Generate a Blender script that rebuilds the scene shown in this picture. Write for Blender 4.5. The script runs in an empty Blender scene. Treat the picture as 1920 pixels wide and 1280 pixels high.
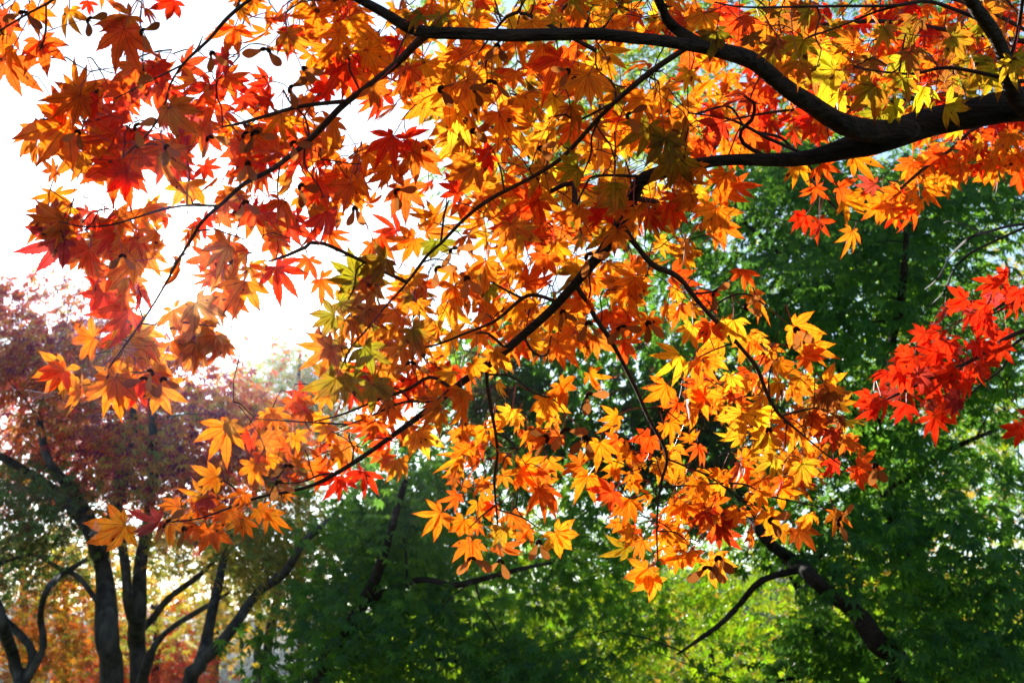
import bpy, math, random
import numpy as np
from mathutils import Vector

# ------------------------------------------------------------------ camera
F = 2667.0                                   # focal length in photo pixels (50 mm on a 36 mm wide sensor, 1920 px)
PITCH = math.radians(14.5)
EYE = np.array([0.0, 0.0, 1.6])
RIGHT = np.array([1.0, 0.0, 0.0])
FWD = np.array([0.0, math.cos(PITCH), math.sin(PITCH)])
UP = np.array([0.0, -math.sin(PITCH), math.cos(PITCH)])

def at(px, py, d):
    """world point seen at photo pixel (px, py), d metres away along the lens axis"""
    return EYE + RIGHT * ((px - 960) / F * d) + UP * ((640 - py) / F * d) + FWD * d

S = bpy.context.scene
cam_data = bpy.data.cameras.new("camera")
cam = bpy.data.objects.new("camera", cam_data)
S.collection.objects.link(cam)
cam.location = EYE
cam.rotation_euler = (math.pi / 2 + PITCH, 0, 0)
cam_data.sensor_width = 36.0
cam_data.lens = 50.0
cam_data.clip_end = 2000
cam_data.dof.use_dof = True
cam_data.dof.focus_distance = 2.1
cam_data.dof.aperture_fstop = 13.0
cam_data.dof.aperture_blades = 9
S.camera = cam

# ------------------------------------------------------------------ light
sun_dir = RIGHT * ((320 - 960) / F) + UP * ((640 - 525) / F) + FWD
sun_dir /= np.linalg.norm(sun_dir)           # towards the sun
SUN_EL = math.asin(sun_dir[2])
SUN_AZ = math.atan2(sun_dir[0], sun_dir[1])  # from +Y towards +X
world = bpy.data.worlds.new("World")
S.world = world
world.use_nodes = True
wn = world.node_tree
wn.nodes.clear()
sky = wn.nodes.new("ShaderNodeTexSky")
sky.sky_type = 'NISHITA'
sky.sun_disc = False
sky.sun_elevation = SUN_EL
sky.sun_rotation = SUN_AZ
sky.air_density = 1.0
sky.dust_density = 0.15
sky.ozone_density = 1.0
bg = wn.nodes.new("ShaderNodeBackground")
bg.inputs[1].default_value = 0.12
wo = wn.nodes.new("ShaderNodeOutputWorld")
wn.links.new(sky.outputs[0], bg.inputs[0])
wn.links.new(bg.outputs[0], wo.inputs[0])

sl = bpy.data.lights.new("sun", 'SUN')
sl.energy = 5.0
sl.angle = math.radians(0.53)
sl.color = (1.0, 0.95, 0.87)
sun = bpy.data.objects.new("sun", sl)
S.collection.objects.link(sun)
sun.rotation_euler = Vector(sun_dir).to_track_quat('Z', 'Y').to_euler()

S.view_settings.view_transform = 'Standard'
S.view_settings.look = 'None'
S.view_settings.exposure = 1.05
S.view_settings.gamma = 1.0
cy = S.cycles
cy.max_bounces = 7
cy.diffuse_bounces = 4
cy.transmission_bounces = 5
cy.glossy_bounces = 2
cy.volume_bounces = 0
cy.use_denoising = True
cy.caustics_reflective = False
cy.caustics_refractive = False

RND = np.random.default_rng(11)
random.seed(11)
U = lambda a, b: float(RND.uniform(a, b))

# ------------------------------------------------------------------ materials
def leaf_material(name, refl, veins, spots, trans_share, rough=0.42, spec=0.35, gain=1.0):
    m = bpy.data.materials.new(name)
    m.use_nodes = True
    t = m.node_tree
    t.nodes.clear()
    N, L = t.nodes.new, t.links.new
    out = N("ShaderNodeOutputMaterial")
    at_ = N("ShaderNodeAttribute"); at_.attribute_name = "Col"
    col = at_.outputs["Color"]
    geo = N("ShaderNodeNewGeometry")
    if veins:
        # mottling of the blade
        nz = N("ShaderNodeTexNoise"); nz.inputs["Scale"].default_value = 90; nz.inputs["Detail"].default_value = 4
        L(geo.outputs["Position"], nz.inputs["Vector"])
        mr = N("ShaderNodeMapRange"); mr.inputs[1].default_value = 0.3; mr.inputs[2].default_value = 0.7
        mr.inputs[3].default_value = 0.78; mr.inputs[4].default_value = 1.12
        L(nz.outputs["Fac"], mr.inputs[0])
        mx = N("ShaderNodeMix"); mx.data_type = 'RGBA'; mx.blend_type = 'MULTIPLY'; mx.inputs[0].default_value = 1.0
        L(col, mx.inputs[6]); L(mr.outputs[0], mx.inputs[7])
        col = mx.outputs[2]
        # blotches where the blade turns from yellow to red
        nb = N("ShaderNodeTexNoise"); nb.inputs["Scale"].default_value = 34; nb.inputs["Detail"].default_value = 5; nb.inputs["Roughness"].default_value = 0.65
        L(geo.outputs["Position"], nb.inputs["Vector"])
        rb = N("ShaderNodeValToRGB")
        rb.color_ramp.elements[0].position = 0.36; rb.color_ramp.elements[0].color = (0.96, 0.70, 0.8, 1)
        rb.color_ramp.elements[1].position = 0.66; rb.color_ramp.elements[1].color = (1.0, 1.35, 1.2, 1)
        L(nb.outputs["Fac"], rb.inputs[0])
        mb_ = N("ShaderNodeMix"); mb_.data_type = 'RGBA'; mb_.blend_type = 'MULTIPLY'; mb_.inputs[0].default_value = 0.8
        L(col, mb_.inputs[6]); L(rb.outputs[0], mb_.inputs[7])
        col = mb_.outputs[2]
        # midribs and side veins
        va = N("ShaderNodeAttribute"); va.attribute_name = "vein"
        sep = N("ShaderNodeSeparateXYZ"); L(va.outputs["Vector"], sep.inputs[0])
        ab = N("ShaderNodeMath"); ab.operation = 'ABSOLUTE'; L(sep.outputs[0], ab.inputs[0])
        rib = N("ShaderNodeMapRange"); rib.inputs[1].default_value = 0.004; rib.inputs[2].default_value = 0.016
        rib.inputs[3].default_value = 0.85; rib.inputs[4].default_value = 0.0
        L(ab.outputs[0], rib.inputs[0])
        k = N("ShaderNodeMath"); k.operation = 'MULTIPLY_ADD'; k.inputs[1].default_value = -0.9
        L(ab.outputs[0], k.inputs[0]); L(sep.outputs[1], k.inputs[2])
        k2 = N("ShaderNodeMath"); k2.operation = 'MULTIPLY'; k2.inputs[1].default_value = 85.0; L(k.outputs[0], k2.inputs[0])
        sn = N("ShaderNodeMath"); sn.operation = 'SINE'; L(k2.outputs[0], sn.inputs[0])
        sv = N("ShaderNodeMapRange"); sv.inputs[1].default_value = 0.8; sv.inputs[2].default_value = 1.0
        sv.inputs[3].default_value = 0.0; sv.inputs[4].default_value = 0.42
        L(sn.outputs[0], sv.inputs[0])
        vm = N("ShaderNodeMath"); vm.operation = 'MAXIMUM'; L(rib.outputs[0], vm.inputs[0]); L(sv.outputs[0], vm.inputs[1])
        dk = N("ShaderNodeMix"); dk.data_type = 'RGBA'; dk.blend_type = 'MULTIPLY'; dk.inputs[0].default_value = 1.0
        L(col, dk.inputs[6]); dk.inputs[7].default_value = (0.42, 0.26, 0.2, 1)
        m2 = N("ShaderNodeMix"); m2.data_type = 'RGBA'; L(vm.outputs[0], m2.inputs[0]); L(col, m2.inputs[6]); L(dk.outputs[2], m2.inputs[7])
        col = m2.outputs[2]
        if spots:
            n3 = N("ShaderNodeTexNoise"); n3.inputs["Scale"].default_value = 55; n3.inputs["Detail"].default_value = 2
            L(geo.outputs["Position"], n3.inputs["Vector"])
            r3 = N("ShaderNodeMapRange"); r3.inputs[1].default_value = 0.675; r3.inputs[2].default_value = 0.70
            L(n3.outputs["Fac"], r3.inputs[0])
            m3 = N("ShaderNodeMix"); m3.data_type = 'RGBA'; L(r3.outputs[0], m3.inputs[0]); L(col, m3.inputs[6])
            m3.inputs[7].default_value = (0.10, 0.035, 0.012, 1)
            col = m3.outputs[2]
    rf = N("ShaderNodeMix"); rf.data_type = 'RGBA'; rf.blend_type = 'MULTIPLY'; rf.inputs[0].default_value = 1.0
    L(col, rf.inputs[6]); rf.inputs[7].default_value = (*refl, 1)
    pb = N("ShaderNodeBsdfPrincipled")
    L(rf.outputs[2], pb.inputs["Base Color"])
    pb.inputs["Roughness"].default_value = rough
    pb.inputs["Specular IOR Level"].default_value = spec
    tr = N("ShaderNodeBsdfTranslucent")
    if gain != 1.0:
        g = N("ShaderNodeMix"); g.data_type = 'RGBA'; g.blend_type = 'MULTIPLY'; g.inputs[0].default_value = 1.0
        L(col, g.inputs[6]); g.inputs[7].default_value = (gain, gain, gain, 1); col = g.outputs[2]
    L(col, tr.inputs["Color"])
    mix = N("ShaderNodeMixShader"); mix.inputs[0].default_value = trans_share
    L(pb.outputs[0], mix.inputs[1]); L(tr.outputs[0], mix.inputs[2])
    L(mix.outputs[0], out.inputs[0])
    return m

def bark_material(name, c0, c1, scale, bump=0.4, grain=(1, 1, 0.35)):
    m = bpy.data.materials.new(name)
    m.use_nodes = True
    t = m.node_tree
    N, L = t.nodes.new, t.links.new
    pb = t.nodes["Principled BSDF"]
    tc = N("ShaderNodeTexCoord")
    mp = N("ShaderNodeMapping"); mp.inputs["Scale"].default_value = grain
    L(tc.outputs["Object"], mp.inputs[0])
    nz = N("ShaderNodeTexNoise"); nz.inputs["Scale"].default_value = scale; nz.inputs["Detail"].default_value = 7
    L(mp.outputs[0], nz.inputs["Vector"])
    cr = N("ShaderNodeValToRGB")
    cr.color_ramp.elements[0].position = 0.35; cr.color_ramp.elements[0].color = (*c0, 1)
    cr.color_ramp.elements[1].position = 0.68; cr.color_ramp.elements[1].color = (*c1, 1)
    e = cr.color_ramp.elements.new(0.8); e.color = (c1[0] * 1.6, c1[1] * 1.8, c1[2] * 1.7, 1)
    L(nz.outputs["Fac"], cr.inputs[0]); L(cr.outputs[0], pb.inputs["Base Color"])
    bp = N("ShaderNodeBump"); bp.inputs["Strength"].default_value = bump; bp.inputs["Distance"].default_value = 0.02
    L(nz.outputs["Fac"], bp.inputs["Height"]); L(bp.outputs[0], pb.inputs["Normal"])
    pb.inputs["Roughness"].default_value = 0.85
    pb.inputs["Specular IOR Level"].default_value = 0.2
    return m

M_LEAF = leaf_material("maple_leaf", (0.5, 0.5, 0.5), True, True, 0.82, 0.45, 0.25)
M_FAR_RED = leaf_material("far_red_leaf", (0.42, 0.55, 1.1), False, False, 0.6, 0.45, 0.4)
M_GREEN = leaf_material("green_leaf", (0.09, 0.17, 0.36), False, False, 0.58, 0.42, 0.28)
M_SEED = leaf_material("winged_seed", (0.35, 0.28, 0.22), False, False, 0.6, 0.5, 0.15)
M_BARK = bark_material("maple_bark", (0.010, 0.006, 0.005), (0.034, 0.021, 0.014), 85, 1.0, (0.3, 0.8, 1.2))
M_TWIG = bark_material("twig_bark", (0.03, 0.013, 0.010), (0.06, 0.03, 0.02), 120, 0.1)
M_BARK_FAR = bark_material("grey_bark", (0.018, 0.018, 0.018), (0.07, 0.066, 0.06), 18)
M_TWIG_RED = leaf_material("petiole", (0.8, 0.8, 0.8), False, False, 0.15)

# ------------------------------------------------------------------ mesh building
class Mesh:
    """collects vertices, polygons and per-vertex colours and links them as one mesh object"""
    def __init__(self):
        self.v, self.c, self.a, self.loops, self.sizes, self.mats, self.n = [], [], [], [], [], [], 0
    def add(self, v, loops, sizes, col=None, vein=None, mat=0):
        v = np.asarray(v, dtype=np.float32).reshape(-1, 3)
        k = len(v)
        self.v.append(v)
        c = np.ones((k, 4), np.float32)
        if col is not None:
            c[:, :3] = col
        self.c.append(c)
        a = np.zeros((k, 3), np.float32)
        a[:, 0] = 1.0
        if vein is not None:
            a[:, :2] = vein
        self.a.append(a)
        self.loops.append(np.asarray(loops, np.int32).ravel() + self.n)
        sizes = np.asarray(sizes, np.int32)
        self.sizes.append(sizes)
        self.mats.append(np.full(len(sizes), mat, np.int32))
        self.n += k
    def build(self, name, mats, parent=None, smooth=True):
        v = np.concatenate(self.v); loops = np.concatenate(self.loops); sizes = np.concatenate(self.sizes)
        mats_i = np.concatenate(self.mats)
        origin = np.array(parent.location, np.float32) if parent is not None else np.zeros(3, np.float32)
        me = bpy.data.meshes.new(name)
        me.vertices.add(len(v)); me.vertices.foreach_set("co", (v - origin).ravel())
        me.loops.add(len(loops)); me.loops.foreach_set("vertex_index", loops)
        me.polygons.add(len(sizes))
        starts = np.concatenate([[0], np.cumsum(sizes)[:-1]]).astype(np.int32)
        me.polygons.foreach_set("loop_start", starts)
        me.polygons.foreach_set("loop_total", sizes)
        me.polygons.foreach_set("material_index", mats_i)
        me.polygons.foreach_set("use_smooth", np.full(len(sizes), smooth))
        ca = me.attributes.new("Col", 'FLOAT_COLOR', 'POINT')
        ca.data.foreach_set("color", np.concatenate(self.c).ravel())
        va = me.attributes.new("vein", 'FLOAT_VECTOR', 'POINT')
        va.data.foreach_set("vector", np.concatenate(self.a).ravel())
        me.update(calc_edges=True)
        for m in (mats if isinstance(mats, (list, tuple)) else [mats]):
            me.materials.append(m)
        o = bpy.data.objects.new(name, me)
        S.collection.objects.link(o)
        if parent is not None:
            o.parent = parent
        return o

def thing(name, loc, label, cat, group=None):
    o = bpy.data.objects.new(name, None)
    S.collection.objects.link(o)
    o.location = tuple(float(x) for x in loc)
    o.empty_display_size = 0.2
    o["label"] = label
    o["category"] = cat
    if group:
        o["group"] = group
    return o

def norm(v):
    return v / (np.linalg.norm(v) + 1e-9)

def smooth_path(pts, step):
    """Catmull-Rom through pts (n, k columns; the first three are the position), sampled about every step metres"""
    p = np.asarray(pts, float)
    if len(p) == 2:
        n = max(2, int(np.linalg.norm(p[1, :3] - p[0, :3]) / step) + 1)
        t = np.linspace(0, 1, n)[:, None]
        return p[0] * (1 - t) + p[1] * t
    e = np.vstack([2 * p[0] - p[1], p, 2 * p[-1] - p[-2]])
    out = []
    for i in range(1, len(e) - 2):
        n = max(2, int(np.linalg.norm(e[i + 1, :3] - e[i, :3]) / step))
        t = np.linspace(0, 1, n, endpoint=False)[:, None]
        a, b, c, d = e[i - 1], e[i], e[i + 1], e[i + 2]
        out.append(0.5 * (2 * b + (c - a) * t + (2 * a - 5 * b + 4 * c - d) * t ** 2 + (3 * b - a - 3 * c + d) * t ** 3))
    out.append(p[-1:])
    return np.vstack(out)

def tube(mb, path, rad, sides=6, rough=0.0, mat=0, col=None):
    path = np.asarray(path, float)
    n = len(path)
    rad = np.broadcast_to(np.asarray(rad, float), (n,)).copy()
    tan = np.gradient(path, axis=0)
    tan /= np.linalg.norm(tan, axis=1)[:, None] + 1e-9
    ref = np.array([0.31, 0.2, 0.93]) if abs(tan[:, 2]).mean() < 0.8 else np.array([1.0, 0.1, 0.0])
    s1 = np.cross(tan, ref); s1 /= np.linalg.norm(s1, axis=1)[:, None] + 1e-9
    s2 = np.cross(tan, s1)
    if rough:
        k = np.arange(n)
        rad = rad * (1 + rough * 1.3 * (np.sin(k * 0.21 + U(0, 6)) + np.sin(k * 0.47 + U(0, 6)) * 0.6))
    th = np.linspace(0, 2 * np.pi, sides, endpoint=False)
    rr = rad[:, None] * (1 + (rough * 1.2 * (np.sin(np.arange(n)[:, None] * 0.33 + RND.uniform(0, 6, sides)[None]) + 0.5 * RND.normal(size=(n, sides)) * 0.5) if rough else 0))
    v = path[:, None, :] + rr[..., None] * (np.cos(th)[None, :, None] * s1[:, None, :] + np.sin(th)[None, :, None] * s2[:, None, :])
    v = v.reshape(-1, 3)
    i = np.arange(n - 1)[:, None]; j = np.arange(sides)[None, :]; j2 = (j + 1) % sides
    q = np.stack([i * sides + j, i * sides + j2, (i + 1) * sides + j2, (i + 1) * sides + j], -1).reshape(-1, 4)
    tip = len(v)
    v = np.vstack([v, path[-1] + tan[-1] * rad[-1] * 0.6])
    last = (n - 1) * sides + np.arange(sides)
    caps = np.stack([last, np.roll(last, -1), np.full(sides, tip)], -1)
    loops = np.concatenate([q.ravel(), caps.ravel()])
    mb.add(v, loops, [4] * len(q) + [3] * len(caps), col=col, mat=mat)

# ------------------------------------------------------------------ near leaves
ST = np.array([0.0, 0.12, 0.25, 0.33, 0.43, 0.455, 0.53, 0.56, 0.64, 0.67, 0.75, 0.785, 0.87, 1.0])
HW = np.array([0.0, 0.05, 0.09, 0.122, 0.150, 0.133, 0.152, 0.128, 0.132, 0.102, 0.096, 0.066, 0.032, 0.0])
LOBES = [(0, 1.0), (36, 0.95), (-36, 0.95), (74, 0.76), (-74, 0.76), (116, 0.42), (-116, 0.42)]
NS = len(ST)

def leaf_shape(fold, droop, wide, lob=7):
    """palmate maple leaf of unit length: base at the origin, middle lobe along +X, face along +Z"""
    V, A, loops, sizes, T = [], [], [], [], []
    n0 = 0
    for li, (ang, ln) in enumerate(LOBES[:lob]):
        a = math.radians(ang + U(-7, 7)); ln = ln * U(0.82, 1.12)
        d = np.array([math.cos(a), math.sin(a)]); p = np.array([-d[1], d[0]])
        half = math.tan(math.radians(18.5 if li < 5 else 20))
        r = ST * ln
        w = HW * (wide if li < 5 else wide * 0.8) * (0.55 + 0.45 * ln) * U(0.92, 1.08)
        w[1] = r[1] * half * 1.3; w[2] = r[2] * half * 1.22
        bend = U(-0.16, 0.16)
        lift = U(-0.2, 0.16) - 0.02 * abs(ang) / 36
        dr = droop * U(0.7, 1.3)
        mid2 = d[None] * r[:, None] + p[None] * (bend * r ** 2)[:, None]
        zm = lift * r - dr * r ** 2
        for sgn in (0, 1, -1):
            xy = mid2 + p[None] * (sgn * w)[:, None]
            z = zm + fold * w * abs(sgn)
            V.append(np.column_stack([xy, z])); A.append(np.column_stack([sgn * w, ST])); T.append(ST)
        i = np.arange(NS - 1)
        m, l, rr = n0, n0 + NS, n0 + 2 * NS
        q1 = np.stack([m + i, m + i + 1, l + i + 1, l + i], -1)
        q2 = np.stack([rr + i, rr + i + 1, m + i + 1, m + i], -1)
        loops.append(np.vstack([q1, q2]).ravel()); sizes += [4] * (2 * (NS - 1))
        n0 += 3 * NS
    return np.vstack(V), np.concatenate(loops), sizes, np.vstack(A), np.concatenate(T)

SHAPES = [leaf_shape(U(0.05, 0.75), U(0.0, 0.55), U(0.82, 1.15), 5 if k % 7 == 3 else 7) for k in range(60)]
CURLED = [leaf_shape(U(0.9, 1.8), U(0.7, 1.3), U(0.7, 0.95), 7) for _ in range(14)]

# what the blade lets through (linear RGB), some hues darkened for shade
HUE = {
    'O': (0.98, 0.265, 0.008), 'RO': (0.95, 0.125, 0.008), 'R': (0.90, 0.042, 0.006), 'Y': (0.98, 0.46, 0.018),
    'OY': (0.98, 0.33, 0.012), 'OG': (0.74, 0.25, 0.012), 'G': (0.31, 0.235, 0.012), 'GY': (0.58, 0.43, 0.015),  # G and GY are olive, darkened to show front leaves in shade
    'D': (0.42, 0.15, 0.02), 'OD': (0.70, 0.17, 0.012), 'RP': (0.56, 0.06, 0.035), 'RD': (0.62, 0.06, 0.012),  # D is brown with shade painted into it
}

def add_leaf(mb, base, ang, size, hue, tilt=0.35, curled=False, mat=0, face=None):
    """a leaf whose middle lobe points along ang (degrees, clockwise from right as seen from the path)"""
    V, loops, sizes, A, T = (CURLED if curled else SHAPES)[RND.integers(len(CURLED) if curled else len(SHAPES))]
    a = math.radians(ang)
    x = norm(math.cos(a) * RIGHT - math.sin(a) * UP + FWD * U(-tilt, tilt) * 0.8)
    z = (-FWD if face is None else face) + tilt * RND.normal(size=3)
    z = norm(z - x * np.dot(z, x)); y = np.cross(z, x)
    if RND.random() < 0.4:
        z = -z; y = -y
    W = base + size * (V[:, :1] * x + V[:, 1:2] * y + V[:, 2:3] * z)
    c = np.array(HUE[hue]) * np.array([U(0.9, 1.05), U(0.8, 1.22), U(0.8, 1.2)])
    edge = np.array([1.0, U(0.5, 0.95), 0.8])
    k = np.clip(T * 1.3 + np.abs(A[:, 0]) * 1.5 - 0.35, 0, 1)[:, None]
    col = c * (1 - k) + c * edge * k
    if hue in ('G', 'GY', 'OG') and RND.random() < 0.4:      # green leaves that have begun to turn at the tips
        col = col * (1 - k * 0.6) + np.array([0.85, 0.2, 0.01]) * k * 0.6
    if RND.random() < 0.3:                                   # withered tips
        q = np.clip((T - U(0.72, 0.92)) * 9, 0, 1)[:, None] * U(0.5, 1)
        col = col * (1 - q) + np.array([0.16, 0.06, 0.02]) * q
    mb.add(W, loops, sizes, col=np.clip(col, 0, 1), vein=A, mat=mat)
    return x, z

PET = np.array([0.5, 0.035, 0.03])

def petiole(mb, a, b, r=0.0007, mat=0, sag=0.15):
    m = (a + b) / 2 + np.array([0, 0, -1.0]) * np.linalg.norm(b - a) * U(-sag, sag) + RND.normal(size=3) * np.linalg.norm(b - a) * 0.08
    t = np.linspace(0, 1, 5)[:, None]
    tube(mb, a * (1 - t) ** 2 + 2 * m * t * (1 - t) + b * t ** 2, np.linspace(r * 1.2, r, 5), 3, mat=mat, col=PET)

class Graph:
    """the wood of one tree, as points that twigs and petioles can start from"""
    def __init__(self):
        self.p = np.zeros((0, 3)); self.r = np.zeros(0)
    def add(self, path, rad):
        self.p = np.vstack([self.p, path]); self.r = np.concatenate([self.r, np.broadcast_to(rad, (len(path),))])
    def near(self, q):
        i = int(np.argmin(((self.p - q) ** 2).sum(1)))
        return self.p[i], self.r[i], float(np.linalg.norm(self.p[i] - q))

def twig_to(mb, g, q, r_end=0.0011, wig=0.12):
    a, ra, dist = g.near(q)
    if dist < 0.02:
        return
    n = max(3, int(dist / 0.05) + 2)
    pts = [a]
    for i in range(1, n):
        t = i / n
        pts.append(a * (1 - t) + q * t + RND.normal(size=3) * dist * wig * math.sin(math.pi * t) * 0.5 + np.array([0, 0, 1]) * dist * 0.10 * math.sin(math.pi * t))
    pts.append(q)
    path = smooth_path(pts, 0.02)
    rad = np.linspace(min(ra * 0.7, r_end + dist * 0.006), r_end, len(path))
    tube(mb, path, rad, 4, 0.06)
    g.add(path[1:], rad[1:])

def in_poly(poly, x, y):
    c = False
    for i in range(len(poly)):
        x1, y1 = poly[i]; x2, y2 = poly[i - 1]
        if (y1 > y) != (y2 > y) and x < (x2 - x1) * (y - y1) / (y2 - y1 + 1e-12) + x1:
            c = not c
    return c

def scatter_poly(poly, n):
    xs = [p[0] for p in poly]; ys = [p[1] for p in poly]
    out = []
    while len(out) < n:
        x, y = U(min(xs), max(xs)), U(min(ys), max(ys))
        if in_poly(poly, x, y):
            out.append((x, y))
    return out

def depth(px, py):
    return 1.65 + 0.95 * min(max(py, -150) / 950, 1.15) + 0.28 * min(max((px - 1200) / 700, 0), 1)

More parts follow.
